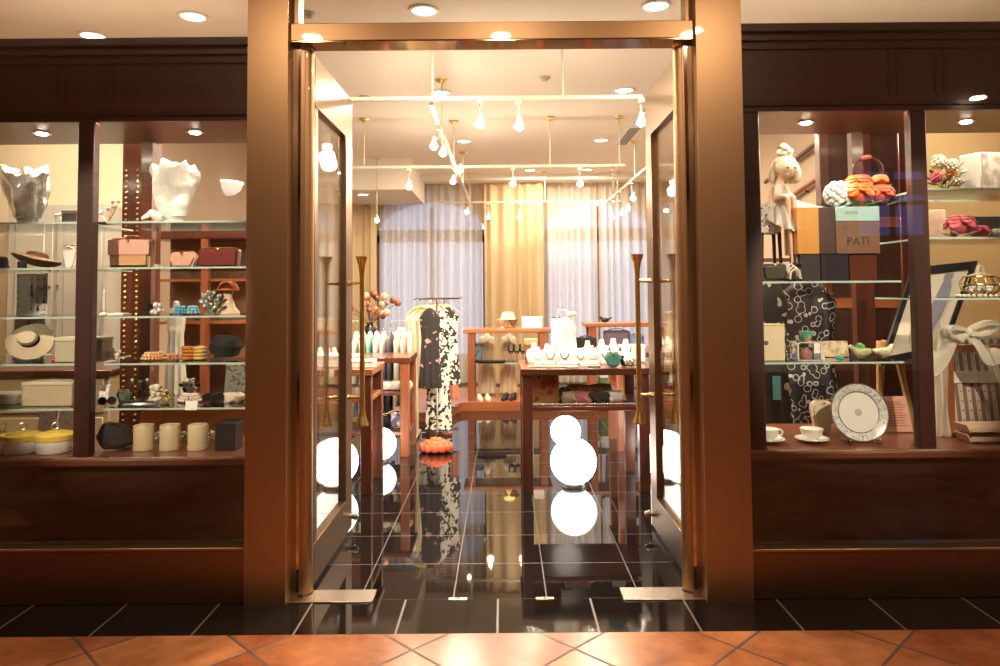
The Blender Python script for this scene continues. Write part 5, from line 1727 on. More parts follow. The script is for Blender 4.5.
MB().bb(-0.17, 0.20, -0.10, 0.06, 0.875, 0.905, bev=0.003).done('ledge', mat((0.60, 0.52, 0.40), 0.5), ez)

# tulle-draped frame, striped board and tray
yT = 3.62
t = T('lace_board', 'grey lace board with dotted stripes leaning inside the tulle-draped frame', 'board', pos(990, zr + 0.001, yT + 0.06), rot=(R(-8), 0, 0))
k = yT / F
MB().bb(-0.17, 0.15, 0, 0.01, 0.02, 95 * k, bev=0.002).done('board', mat((0.50, 0.40, 0.32), 0.6), t)
m, q = MB(), MB()
for i in range(7):
    m.bb(-0.155 + 0.042 * i, -0.138 + 0.042 * i, -0.004, 0.0, 0.03, 92 * k)
    for j in range(9):
        q.ball((-0.125 + 0.042 * i, -0.003, 0.055 + 0.048 * j), (0.004, 0.002, 0.004), 8, 6)
m.done('stripe', mat((0.16, 0.11, 0.09), 0.7), t)
q.done('dot', BLACK, t)
MB().bb(-0.17, 0.15, -0.008, 0.0, 0.24, 0.30, bev=0.001).done('label_band', mat((0.58, 0.48, 0.40), 0.6), t)
t = T('veil_stand', 'upright orange-brown wooden frame post under the white tulle', 'stand', pos(950, zr, yT))
hP = at(950, 352, yT).z - zr
MB().bb(-0.02, 0.02, -0.02, 0.02, 0.0, hP, bev=0.004).done('post', CHERRYZ, t)
MB().bb(-0.02, 0.30, -0.018, 0.018, hP - 0.002, hP + 0.036, bev=0.004).done('crossbar', CHERRYZ, t)
MB().bb(0.28, 0.31, -0.02, 0.02, 0.0, hP, bev=0.004).done('post', CHERRYZ, t)
MB().bb(-0.05, 0.05, -0.05, 0.05, 0, 0.014, bev=0.003).done('foot', CHERRYZ, t)
yW = 3.55
k = yW / F
t = T('tulle_bow', 'big white tulle bow and veil draped over the wooden frame', 'veil', pos(946, zr, yW))
TUL = sheer((0.90, 0.87, 0.80), 0.28, 0.35)


def veil(u, v):
    x = -0.082 + 0.07 * u + 0.03 * v * (u - 0.2)
    top = at(935, 362, yW).z - zr + 0.20 * u
    return Vector((x + 0.01 * math.sin(8 * v + 5 * u), -0.01 + 0.018 * math.sin(16 * u + 2 * v), max(0.003, top * (1 - v))))


MB().sheet(veil, 30, 24, 0.0015).done('hanging_veil', TUL, t, sharp=70)
bz0 = at(970, 341, yW).z - zr


def swag(u, v):
    x = -0.085 + 0.40 * u
    ridge = bz0 - 0.075 + 0.15 * math.exp(-((x - 0.095) / 0.085) ** 2) + 0.02 * math.sin(9 * u)
    drop = max(0.0, v - 0.35) * (0.10 + 0.05 * math.sin(11 * u + 1))
    y = 0.03 - 0.085 * min(v / 0.5, 1) + 0.012 * math.sin(17 * u + 2 * v)
    return Vector((x + 0.008 * math.sin(9 * v), y, ridge - drop + 0.010 * math.sin(PI * min(v / 0.5, 1)) + 0.006 * math.sin(23 * u + 5 * v)))


TULW = sheer((0.93, 0.90, 0.82), 0.08, 0.3)
MB().sheet(swag, 60, 14, 0.0015).done('swag', TULW, t, sharp=80)


def loop(cx, cz, w_, h_, lean):
    def f(u, v):
        a = 2 * PI * u
        r = 1 - 0.75 * (1 - abs(math.sin(a / 2))) ** 1.5
        fold = 0.012 * math.sin(18 * v + 3 * u)
        return Vector((cx + w_ * (1 - math.cos(a)) / 2 * r, -0.055 + 0.10 * (v - 0.5) * (0.3 + 0.7 * (1 - math.cos(a)) / 2) + fold * 0.3, cz + h_ * math.sin(a) * (0.35 + 0.65 * (1 - math.cos(a)) / 2) + lean * (1 - math.cos(a)) / 2 + fold))
    return MB().sheet(f, 30, 10, 0.0015)


loop(0.09, bz0 + 0.045, 0.13, 0.035, 0.03).done('bow_loop', TULW, t, sharp=80)
loop(0.09, bz0 + 0.045, -0.11, 0.035, 0.0).done('bow_loop', TULW, t, sharp=80)
MB().ball((0.09, -0.06, bz0 + 0.045), (0.018, 0.022, 0.022), 12, 8).done('bow_knot', TULW, t)
MB().sheet(lambda u, v: Vector((0.17 + 0.13 * v + 0.03 * u, -0.04 + 0.012 * math.sin(9 * u), bz0 - 0.02 - 0.30 * v)), 8, 16, 0.0015).done('tail', TUL, t, sharp=70)
t = T('serving_tray', 'stack of two pale wooden trays on the counter before the lace board', 'tray', pos(988, zr, 3.44))
k = 3.44 / F
for i in range(2):
    z = 0.045 * i
    MB().prism([(-0.11, z), (0.15, z), (0.17, z + 0.04), (0.165, z + 0.042), (0.145, z + 0.008), (-0.105, z + 0.008), (-0.125, z + 0.042), (-0.13, z + 0.04)], 0.10).bb(-0.11, 0.15, 0.045, 0.05, z, z + 0.04).bb(-0.11, 0.15, -0.05, -0.045, z, z + 0.03).done('tray', wood((0.62, 0.44, 0.32), (0.74, 0.56, 0.42), 0.4, 6, 'X'), t)

# shop furniture beyond this window
pw = T('room_divider', 'dark mahogany panelled screen standing beyond the orange roses', 'screen', (onz(872, 4.9, 0).x, 4.9, 0))
MB().bb(-0.28, 0.28, 0, 0.04, 0, 2.5).done('screen_panel', DARKZ, pw)
for x in (-0.27, 0.02, 0.27):
    MB().bb(x - 0.03, x + 0.03, -0.02, 0.06, 0, 2.52, bev=0.004).done('upright', MAHOGZ, pw)
for z in (0.25, 1.2, 1.75, 2.42):
    MB().bb(-0.27, 0.27, -0.012, 0.05, z, z + 0.07).done('rail', CHERRY, pw)
hr = T('handrail', 'sloping wooden handrails fixed on the pale wall beyond the doll', 'handrail', (XR - 0.001, 0, 0))
for k_, (a, b) in enumerate((((757, 182, 6.9), (800, 143, 5.75)), ((806, 200, 6.4), (836, 176, 5.7)))):
    p0, p1 = at(*a), at(*b)
    MB().tube([(-0.05, p0.y, p0.z), (-0.05, p1.y, p1.z)], 0.022, 10).tube([(-0.05, p0.y + (p1.y - p0.y) * 0.5, (p0.z + p1.z) / 2), (0.0, p0.y + (p1.y - p0.y) * 0.5, (p0.z + p1.z) / 2 - 0.03)], 0.01, 8).done('rail', MAHOG if k_ == 0 else CHERRY, hr)

# ================================================================== INSIDE THE SHOP
def table(label, x0, x1, y0, y1, h, shelf, m=CHERRYZ, top=MAHOG, legw=0.07, apron=0.045, sh2=None):
    t = T('display_table', label, 'table', ((x0 + x1) / 2, (y0 + y1) / 2, 0))
    hx, hy = (x1 - x0) / 2, (y1 - y0) / 2
    MB().bb(-hx - 0.01, hx + 0.01, -hy - 0.01, hy + 0.01, h - apron, h, bev=0.004).done('table_top', top, t)
    for a in (-1, 1):
        for b in (-1, 1):
            MB().bb(a * hx - a * legw, a * hx, b * hy - b * legw, b * hy, 0, h - apron, bev=0.003).done('leg', m, t)
    for s in ([shelf] if shelf else []) + ([sh2] if sh2 else []):
        MB().bb(-hx + 0.004, hx - 0.004, -hy + 0.004, hy - 0.004, s - 0.03, s, bev=0.003).done('shelf', top, t)
    return t


def globe(px, ybase, r, label):
    p = floory(px, ybase)
    t = T('globe_lamp', label, 'globe lamp', (p.x, p.y + 0.02, 0), group='glowing white globe lamps on the floor')
    MB().ball((0, 0, r + 0.012), r, 40, 26).done('glowing_globe', GLOBEM, t)
    MB().lathe([(0, 0), (r * 0.5, 0), (r * 0.5, 0.02), (r * 0.42, 0.035), (0, 0.036)], seg=28).done('base_ring', mat((0.25, 0.24, 0.23), 0.3, 0.8), t)
    return t


# wide accessory table in the middle
f1, f2 = floory(526, 494), floory(645, 492)
ty0 = f1.y
tx0, tx1 = floory(523, 494).x, f2.x + 0.035
tz = at(580, 368.5, ty0).z
tsh = at(580, 406.5, ty0).z
table('wide dark mahogany accessory table with one shelf, standing over the two white globes', tx0, tx1, ty0, ty0 + 0.62, tz, tsh, wood((0.055, 0.016, 0.011), (0.11, 0.034, 0.02), 0.3, 5, 'Z'), MAHOG)
globe(574, 487, 0.157, 'large white globe lamp under the accessory table, before the smaller globe')
globe(566, 448, 0.128, 'smaller white globe lamp farther back, showing above the large one under the table')
globe(666, 480, 0.165, 'white globe lamp behind the glass of the door next to the accessory table')
globe(334, 488, 0.16, 'white globe lamp behind the glass of the door next to the clothes racks')
globe(380, 462, 0.125, 'white globe lamp between the legs of the two cherry wood tables')
sc.view_layers[0].update()


def ton(px, Y, z):
    p = onz(px, Y, z)
    return Vector((p.x, p.y, p.z + 0.0012))


def neck_bust(p, h, m, label, group=None, bead=None, rz=0.0):
    t = T('necklace_bust', label, 'necklace bust', p, rz, group=group)
    MB().loft([(0, 0.30 * h, 0.14 * h, 0, 0), (0.05 * h, 0.32 * h, 0.15 * h, 0, 0), (0.4 * h, 0.40 * h, 0.17 * h, 0, 0.02 * h), (0.62 * h, 0.34 * h, 0.14 * h, 0, 0.05 * h), (0.72 * h, 0.15 * h, 0.11 * h, 0, 0.06 * h), (0.95 * h, 0.11 * h, 0.10 * h, 0, 0.05 * h), (h, 0.10 * h, 0.09 * h, 0, 0.05 * h)], 26).done('bust_form', m, t)
    pts = []
    for i in range(19):
        a = PI * i / 18
        pts.append((0.24 * h * math.cos(a), -0.17 * h + 0.05 * h * abs(math.cos(a)), (0.66 - 0.34 * math.sin(a)) * h))
    beads(pts, 0.035 * h).done('bead_strand', bead or mat((0.30, 0.18, 0.10), 0.3), t)
    return t


def ring_roll(p, w_, m, label, rz=0.0):
    t = T('ring_tray', label, 'jewellery tray', p, rz)
    MB().bb(-w_ / 2, w_ / 2, -w_ * 0.35, w_ * 0.35, 0, 0.012, bev=0.002).done('tray_base', m, t)
    for i in range(4):
        y = -w_ * 0.26 + w_ * 0.175 * i
        MB().tube([(-w_ * 0.46, y, 0.02), (w_ * 0.46, y, 0.02)], 0.011, 10).done('padded_roll', m, t)
    q = MB()
    rnd = random.Random(int(p.x * 1000))
    for i in range(10):
        q.torus((rnd.uniform(-.42, .42) * w_, -w_ * 0.26 + w_ * 0.175 * (i % 4), 0.026), 0.009, 0.0025, rot=(0, PI / 2, rnd.uniform(-.4, .4)), seg=14, sides=6)
    q.done('rings', GOLD, t)
    return t


Y0 = ty0
WB = [mat((0.90, 0.87, 0.80), 0.5), mat((0.82, 0.74, 0.62), 0.5), mat((0.86, 0.83, 0.80), 0.4)]
# gift bags standing at the back of the table
t = T('gift_bag', 'tall white paper gift bag with a dark edge standing behind the jewellery', 'bag', ton(562, Y0 + 0.52, tz), 0.1)
hB = at(562, 318, Y0 + 0.52).z - tz
MB().prism([(-0.075, 0), (0.075, 0), (0.072, hB), (-0.072, hB)], 0.06).done('bag_body', WHITE, t)
MB().tube([(-0.04, -0.031, hB), (-0.03, -0.033, hB + 0.06), (0.03, -0.033, hB + 0.06), (0.04, -0.031, hB)], 0.003, 6).done('bag_handle', IVORY, t)
MB().bb(-0.072, -0.01, -0.031, 0.031, hB, hB + 0.006).done('dark_edge', BLACK, t)
purse(586, tz + 0.0012, 21, 0.17 / ((Y0 + 0.50) / F), 0.07, BLACKCL, BLACK, 'black square handbag standing behind the white jewellery stands', Y=Y0 + 0.50, handle=True, round_=0.08, clasp=None)
t = T('figurine', 'cream ornament of a woman holding a pink flower between the gift bag and black handbag', 'figurine', ton(573, Y0 + 0.44, tz))
hF = at(573, 314, Y0 + 0.44).z - tz
MB().loft([(0, 0.034, 0.03, 0, 0), (0.04, 0.036, 0.03, 0, 0), (0.45 * hF, 0.026, 0.022, 0, 0), (0.6 * hF, 0.02, 0.018, 0, 0), (0.72 * hF, 0.03, 0.02, 0, 0), (0.80 * hF, 0.014, 0.013, 0, 0), (0.86 * hF, 0.012, 0.012, 0, 0), (0.91 * hF, 0.021, 0.022, 0, 0), (0.97 * hF, 0.019, 0.02, 0, 0), (hF, 0.006, 0.006, 0, 0)], 20).done('figure_body', mat((0.80, 0.70, 0.56), 0.5), t)
MB().ball((-0.02, -0.01, 0.99 * hF), 0.022, 12, 8).ball((0.012, -0.012, 1.0 * hF), 0.018, 12, 8).done('pink_flower', mat((0.82, 0.55, 0.50), 0.6), t)
# rows of jewellery stands and boxes on the table top
rnd = random.Random(5)
rowlab = [('back row', 0.40, 0.155), ('middle row', 0.27, 0.12)]
cols = [mat(c, 0.3) for c in ((0.30, 0.20, 0.12), (0.08, 0.07, 0.07), (0.55, 0.38, 0.18), (0.45, 0.14, 0.12), (0.72, 0.60, 0.48))]
bn = ['brown', 'black', 'gold', 'red', 'cream']
ordn = ['first', 'second', 'third', 'fourth', 'fifth', 'sixth', 'seventh', 'eighth', 'ninth', 'tenth', 'eleventh', 'twelfth']
for r_, (rl, dy, h) in enumerate(rowlab):
    xs = (534, 547, 560, 574, 588, 602, 614, 626) if r_ == 0 else (538, 551, 565, 580, 592, 606)
    for i, px in enumerate(xs):
        c = rnd.randrange(5)
        neck_bust(ton(px, Y0 + dy, tz), h * rnd.uniform(0.85, 1.1), WB[i % 3], 'white necklace bust with %s beads, %s in the %s of the accessory table' % (bn[c], ordn[i], rl), 'white necklace busts on the accessory table', cols[c], rnd.uniform(-.3, .3))
for i, (px, dy, w_) in enumerate(((545, 0.14, 0.14), (567, 0.13, 0.13), (590, 0.14, 0.13))):
    ring_roll(ton(px, Y0 + dy, tz), w_, WB[0], 'white padded ring tray, %s from the bag end of the accessory table' % ordn[i], rnd.uniform(-.08, .08))
purse(613, tz + 0.0012, 17, 14, 0.05, mat((0.06, 0.22, 0.19), 0.5), GOLD, 'teal green velvet pouch at the front of the accessory table', Y=Y0 + 0.08, handle=False, round_=0.45, name='velvet_pouch')
purse(624, tz + 0.0012, 9, 10, 0.05, BLACKCL, GOLD, 'small black pouch squeezed between the teal pouch and the white flower box', Y=Y0 + 0.12, handle=False, round_=0.4, name='velvet_pouch')
bloom('corsage', 631, tz, 15, PORC, 'white ruffled flower corsage at the door end of the accessory table front', Y0 + 0.06, 31, leaf=BLACK, fluffy=True)
gift_box(632, tz + 0.0012, 24, 16, 0.10, WHITE, WB[1], 'white box at the back corner of the accessory table near the brass handle', Y=Y0 + 0.46)
gift_box(531, tz + 0.0012, 12, 22, 0.08, CHERRY, mat((0.62, 0.34, 0.14), 0.4), 'small orange-brown wooden box at the console end of the accessory table', Y=Y0 + 0.50, cat='box')
for i, px in enumerate((535, 552, 572, 594)):
    necklace(px, tz + 0.0012, 13, cols[(i * 2) % 5], '%s bead bracelet along the front edge of the accessory table, %s one' % (bn[(i * 2) % 5], ordn[i]), Y=Y0 + 0.035, turns=1, r=0.006, name='bead_bracelet', cat='bracelet', group='bracelets on the table edge')
for i, (px, dy, w_, h_) in enumerate(((541, 0.33, 12, 7), (556, 0.335, 10, 9), (569, 0.33, 11, 6), (584, 0.34, 12, 9), (598, 0.33, 10, 7), (620, 0.30, 12, 8))):
    t = T('jewellery_box', 'open white jewellery box among the necklace busts, %s from the drape console' % ordn[i], 'jewellery box', ton(px, Y0 + dy, tz), rnd.uniform(-.2, .2), group='open white jewellery boxes')
    bw = w_ * 0.0072
    MB().bb(-bw / 2, bw / 2, -0.028, 0.028, 0, 0.025, bev=0.003).done('box_base', WB[i % 3], t)
    MB().box((0, 0.034, 0.025 + h_ * 0.0035), (bw, 0.008, h_ * 0.007), (R(-12), 0, 0), bev=0.003).done('box_lid', WB[(i + 1) % 3], t)
    MB().torus((0, 0, 0.03), 0.011, 0.003, rot=(PI / 2, 0, 0.4), seg=16).done('ring', GOLD, t)
# shelf of the accessory table
t = T('cloth_panel', 'tan cloth panel printed with dark red flowers on the accessory table shelf', 'cloth', ton(546, Y0 + 0.11, tsh + 0.006))
hC = at(544, 372, Y0 + 0.1).z - tsh
MB().sheet(lambda u, v: Vector((-0.09 + 0.18 * u, 0.008 * math.sin(7 * u) + 0.02 * v, hC * v)), 20, 6, 0.006).done('cloth', mat((0.62, 0.36, 0.14), 0.8, vary=0.15, scale=20), t)
for i, (u, v, r) in enumerate(((-0.015, 0.55, 0.024), (0.04, 0.62, 0.030), (0.03, 0.36, 0.02), (-0.05, 0.8, 0.012), (0.06, 0.85, 0.012), (-0.06, 0.15, 0.016))):
    m = MB().ball((u, -0.012, v * hC), (r * 0.4, 0.003, r * 0.4), 10, 6)
    for q in range(5):
        a = q * 1.257
        m.ball((u + 0.5 * r * math.cos(a), -0.012, v * hC + 0.5 * r * math.sin(a)), (r * 0.5, 0.003, r * 0.5), 10, 6)
    m.done('printed_flower', mat((0.38, 0.03, 0.03), 0.7), t)
purse(565, tsh + 0.0012, 13, 15, 0.06, mat((0.03, 0.05, 0.07), 0.5), GOLD, 'navy black pouch beside the flowered tan cloth on the shelf', Y=Y0 + 0.16, handle=False, round_=0.35, name='velvet_pouch')
RC = [((0.66, 0.30, 0.10), 'orange'), ((0.74, 0.34, 0.22), 'salmon'), ((0.48, 0.46, 0.26), 'olive green'), ((0.78, 0.72, 0.60), 'cream'), ((0.62, 0.50, 0.38), 'tan'), ((0.70, 0.26, 0.26), 'rose red'), ((0.06, 0.05, 0.05), 'black'), ((0.80, 0.78, 0.74), 'white')]
for i, (px, dy, row) in enumerate(((578, 0.34, 1), (590, 0.30, 1), (600, 0.34, 1), (560, 0.30, 0), (574, 0.12, 0), (586, 0.11, 0), (597, 0.10, 0), (610, 0.12, 0))):
    c, nm = RC[i]
    t = T('rolled_scarf', nm + ' rolled scarf with folded ends on the accessory table shelf', 'scarf', ton(px, Y0 + dy, tsh), rnd.uniform(-.3, .3), group='rolled scarves on the table shelf')
    hh_ = 0.075 if row else 0.045
    m = MB().loft([(-0.085, 0.02, 0.02, 0, 0), (-0.075, 0.040, hh_ * 0.55, 0, 0), (0.0, 0.046, hh_ * 0.62, 0, 0), (0.075, 0.042, hh_ * 0.55, 0, 0), (0.085, 0.02, 0.02, 0, 0)], 22, lambda p, a, u: wob(p, 0.008, 26, i), c=(0, 0, hh_ * 0.62 + 0.011), rot=(0, PI / 2, 0))
    m.done('roll', mat(c, 0.85, bump=0.2, scale=90), t)
    MB().tube([(-0.02, -hh_ * 0.4, hh_ * 1.0), (0.0, -hh_ * 0.66, hh_ * 0.66), (0.02, -hh_ * 0.5, hh_ * 0.25)], [0.012, 0.013, 0.010], 8).done('tie', mat([min(1, x * 1.2) for x in c], 0.85), t)
for i, px in enumerate((618, 628)):
    necklace(px, tsh + 0.0012, 13, cols[3 - i * 2], '%s bead coil on the shelf near the door handle, %s' % (bn[3 - i * 2], ('nearer the scarves', 'nearer the leg')[i]), Y=Y0 + 0.10, turns=2, r=0.007, group=None)
m = MB()
t = T('beaded_fringe', 'row of silver and pink beaded trinkets along the front of the table shelf', 'trinkets', ton(582, Y0 + 0.035, tsh))
for i in range(44):
    m.ball((-0.36 + 0.0165 * i, 0.006 * math.sin(i * 1.7), 0.008), 0.008, 8, 6)
m.done('bead_row', mat((0.72, 0.62, 0.58), 0.2, 0.4), t)

# taller cherry table behind the open door, beside the white globe
g1 = floory(628, 472)
tD0 = floory(616, 452)
t2z = at(640, 352, tD0.y).z
table('cherry wood table behind the door next to the accessory table', tD0.x + 0.02, tD0.x + 0.95, tD0.y, tD0.y + 0.55, t2z, t2z - 0.28)
for i, px in enumerate((662, 668, 674, 681)):
    neck_bust(ton(px, tD0.y + 0.18 + 0.12 * (i % 2), t2z), 0.11, WB[i % 3], 'white necklace bust seen through the door glass, %s from the lock stile' % ordn[i], 'necklace busts behind the door glass', cols[i])
gift_box(676, t2z - 0.279, 22, 9, 0.12, WHITE, WB[1], 'white flat box on the shelf of the cherry table behind the door glass', Y=tD0.y + 0.2)
purse(664, t2z - 0.279, 12, 11, 0.06, BLACKCL, GOLD, 'black pouch on the shelf of the cherry table behind the door glass', Y=tD0.y + 0.16, handle=False, round_=0.3, name='velvet_pouch')

# low platform and consoles along the curtains
pf = floory(500, 411).y
pz = max(0.10, at(500, 403, pf).z)
xq = at(463, 405, pf).x
poly = [(xq + 2.5, pf)]
poly += [(xq + 0.03, pf), (xq - 0.02, pf - 0.04), (xq - 0.06, pf - 0.14), (xq - 0.09, pf - 0.32), (xq - 0.15, pf - 0.5), (xq - 0.28, pf - 0.62), (xq - 0.50, pf - 0.68), (xq - 0.78, pf - 0.70), (xq - 0.78, pf + 1.2), (xq + 2.5, pf + 1.2)]
m = MB()
a = [m.bm.verts.new((x, y, 0.001)) for x, y in poly]
b = [m.bm.verts.new((x, y, pz)) for x, y in poly]
m.bm.faces.new(a)
m.bm.faces.new(b)
for i in range(len(a)):
    m.bm.faces.new((a[i], a[(i + 1) % len(a)], b[(i + 1) % len(a)], b[i]))
S('display_platform', m, CHERRY, 'low cherry wood platform with a curved end running along the curtains', 'platform')


def console(label, px0, px1, Y, ztop, sh):
    x0, x1 = at(px0, 330, Y).x, at(px1, 330, Y).x
    t = T('console_shelf', label, 'console', ((x0 + x1) / 2, Y + 0.18, pz))
    hx = (x1 - x0) / 2
    h = ztop - pz
    MB().bb(-hx, hx, -0.19, 0.19, h - 0.045, h, bev=0.006).done('top', wood((0.30, 0.11, 0.04), (0.44, 0.18, 0.07), 0.3, 6, 'X'), t)
    for a in (-1, 1):
        for b in (-1, 1):
            xx = a * (hx - 0.09)
            MB().bb(xx - 0.04, xx + 0.04, b * 0.15 - 0.03, b * 0.15 + 0.03, 0.001, h - 0.045, bev=0.003).done('leg', CHERRYZ, t)
    g = MB().bb(-hx + 0.06, hx - 0.06, -0.17, 0.17, sh - pz - 0.008, sh - pz)
    g.bm.normal_update()
    for f in g.bm.faces:
        if abs(f.normal.z) < 0.5:
            f.material_index = 1
    g.done('glass_shelf', [SHELFG, EDGEG], t)
    return t


yc = pf + 0.12
cz = at(500, 329, yc).z
csh = at(490, 363, yc).z
console('cherry wood console with a glass shelf before the ochre drape', 463, 551, yc, cz, csh)
cz2 = at(610, 323, yc).z
console('cherry wood console behind the accessory table, before the sheer curtain', 585, 668, yc, cz2, csh)
for px, c, lb in ((502, (0.62, 0.60, 0.54), 'small pale metal bowl on the console before the ochre drape'), (513, (0.25, 0.20, 0.13), 'small dark bronze bowl beside the pale bowl on the console')):
    S('footed_bowl', MB().lathe([(0, 0), (0.03, 0), (0.028, 0.01), (0.012, 0.02), (0.03, 0.04), (0.062, 0.10), (0.058, 0.10), (0.024, 0.044), (0, 0.035)], seg=28), mat(c, 0.3, 0.7), lb, 'bowl', ton(px, yc + 0.15, cz))
t = T('table_lamp', 'small glowing yellow table lamp behind the two bowls', 'table lamp', ton(508, yc + 0.28, cz))
MB().lathe([(0, 0), (0.05, 0), (0.045, 0.012), (0.012, 0.02), (0.012, 0.10), (0, 0.10)], seg=20).done('lamp_base', BRASS, t)
MB().lathe([(0.06, 0.18), (0.09, 0.10), (0.088, 0.10), (0.058, 0.18)], seg=28).done('lamp_shade', mat((1.0, 0.72, 0.24), 0.6, emit=1.6), t)
gift_box(532, cz + 0.0012, 20, 11, 0.16, WHITE, WHITE, 'low white box on the console before the ochre drape', Y=yc + 0.2)
purse(477, csh + 0.0012, 13, 17, 0.10, mat((0.16, 0.20, 0.24), 0.5), BLACK, 'blue-grey handbag on the glass shelf of the drape console', Y=yc + 0.22, handle=True, round_=0.12)
S('serving_tray', MB().loft([(0, 0.15, 0.09, 0, 0), (0.012, 0.17, 0.10, 0, 0), (0.022, 0.18, 0.105, 0, 0), (0.024, 0.165, 0.095, 0, 0)], 30), BLACK, 'flat black tray on the glass shelf under the blue-grey handbag', 'tray', ton(491, yc + 0.02, csh))
for i, px in enumerate((511, 517, 523)):
    S('wine_glass', MB().lathe([(0, 0), (0.035, 0), (0.034, 0.004), (0.005, 0.01), (0.005, 0.09), (0.02, 0.10), (0.038, 0.13), (0.04, 0.16), (0.034, 0.20), (0.032, 0.20), (0.037, 0.16), (0.034, 0.13), (0, 0.105)], seg=24), CRYST, 'clear wine glass on the console shelf, ' + ('nearest the cream figures', 'middle of the three', 'nearest the accessory table')[i], 'wine glass', ton(px, yc + 0.06, csh))
for px, hh_, lb in ((487, 0.44, 'cream draped torso figure before the ochre drape, beside the blue-grey handbag'), (509, 0.40, 'cream dress form behind the wine glasses on the console')):
    p = ton(px, yc + 0.42, pz)
    t = T('dress_form', lb, 'dress form', (p.x, yc + 0.5, pz + 0.0012))
    H = cz - pz - 0.06
    MB().loft([(H * 0.02, 0.10, 0.09, 0, 0), (H * 0.4, 0.09, 0.08, 0, 0), (H * 0.62, 0.075, 0.06, 0, 0), (H * 0.80, 0.10, 0.07, 0, 0), (H * 0.90, 0.09, 0.055, 0, 0), (H * 0.94, 0.03, 0.03, 0, 0), (H, 0.026, 0.026, 0, 0)], 28, lambda p, a, u: p + Vector((math.cos(a), math.sin(a), 0)) * 0.014 * (1 - u) * math.sin(8 * a)).done('draped_dress', mat((0.82, 0.72, 0.52), 0.7), t)
for i, (px, lb) in enumerate(((480, 'cream shoe on the platform under the blue-grey handbag'), (488, 'second cream shoe on the platform, nearer the dark shoes'))):
    t = T('shoe', lb, 'shoe', ton(px, yc + 0.02, pz), 0.2)
    MB().loft([(0, 0.03, 0.09, 0, 0), (0.02, 0.032, 0.09, 0, 0), (0.045, 0.022, 0.05, 0, 0.035), (0.06, 0.015, 0.03, 0, 0.05)], 20).done('upper', IVORY, t)
    MB().bb(-0.012, 0.012, 0.06, 0.085, -0.001, 0.03).done('heel', BRASS, t)
for i, (px, lb) in enumerate(((505, 'black shoe on the platform before the ochre drape'), (513, 'second black shoe on the platform, nearer the accessory table'))):
    t = T('shoe', lb, 'shoe', ton(px, yc + 0.02, pz), -0.4)
    MB().loft([(0, 0.03, 0.09, 0, 0), (0.02, 0.032, 0.09, 0, 0), (0.05, 0.022, 0.05, 0, 0.035), (0.075, 0.015, 0.03, 0, 0.05)], 20).done('upper', BLACK, t)
    MB().bb(-0.012, 0.012, 0.06, 0.085, -0.001, 0.03).done('heel', BLACK, t)
S('bird_ornament', MB().ball((0, 0, 0.03), (0.05, 0.03, 0.028), 14, 8).ball((-0.045, 0, 0.055), 0.018, 10, 8).ball((0.05, 0, 0.045), (0.035, 0.012, 0.01), 10, 6, rot=(0, -0.4, 0)), BLACK, 'small black bird ornament on the console behind the black handbag', 'ornament', ton(605, yc + 0.1, cz2))
purse(617, csh + 0.0012, 26, 30, 0.14, mat((0.16, 0.12, 0.16), 0.6), BLACK, 'dark grey-purple bag on the shelf of the console behind the accessory table', Y=yc + 0.12, handle=True, round_=0.1)
purse(637, csh + 0.0012, 14, 26, 0.12, mat((0.24, 0.34, 0.58), 0.6), BLACK, 'soft blue bag on the shelf of the console near the door handle', Y=yc + 0.12, handle=True, round_=0.1)
for i, (px, c, nm) in enumerate(((607, (0.08, 0.16, 0.07), 'dark green'), (645, (0.10, 0.12, 0.30), 'navy'))):
    gift_box(px, pz + 0.0012, 16, 26, 0.2, mat(c, 0.6), mat((0.6, 0.6, 0.62), 0.6), nm + ' box with a pale lid standing on the platform under the console', Y=yc + 0.2)

# cherry tables on the clothes-rack side
a0, a1 = floory(365, 495), floory(384, 476)
za = at(370, 369, a0.y).z
ax1 = a0.x + 0.04
table('nearer cherry wood table behind the open door on the clothes rack side', ax1 - 0.70, ax1, a0.y, max(a1.y, a0.y + 0.42), za, at(370, 398, a0.y).z, MAHOGZ, CHERRY)
b0 = floory(405, 457)
zb_ = at(400, 357.5, b0.y).z
bx1 = floory(409, 457).x + 0.0
table('farther cherry wood table beside the black printed dresses', bx1 - 0.95, bx1, b0.y, b0.y + 0.48, zb_, at(400, 392, b0.y).z, CHERRYZ, MAHOG, sh2=at(400, 432, b0.y).z)
ay, by = a0.y, b0.y
zas, zbs, zbs2 = at(370, 398, ay).z, at(400, 392, by).z, at(400, 432, by).z
for i, (px, w_, h_, dy, mm, lb) in enumerate(((362, 26, 7, 0.12, WHITE, 'flat white box at the corner of the nearer cherry table'), (350, 20, 10, 0.30, IVORY, 'cream box behind the flat white box on the nearer cherry table'), (330, 20, 12, 0.16, WHITE, 'white box on the nearer cherry table behind the door glass'))):
    gift_box(px, za + 0.0012, w_, h_, 0.12, mm, WB[0], lb, Y=ay + dy)
card(331.5, za - 0.05, 5, 7, WHITE, 'small square white price card on the front of the nearer cherry table', Y=ay - 0.018, lean=0.0, d=0.002, name='price_ticket', cat='ticket', foot=False)
for i, px in enumerate((320, 327, 334)):
    neck_bust(ton(px, ay + 0.30, za), 0.12, WB[i % 3], 'white necklace bust on the nearer cherry table behind glass, %s from the pivot tube' % ordn[i], 'necklace busts on the nearer cherry table', cols[i + 1])
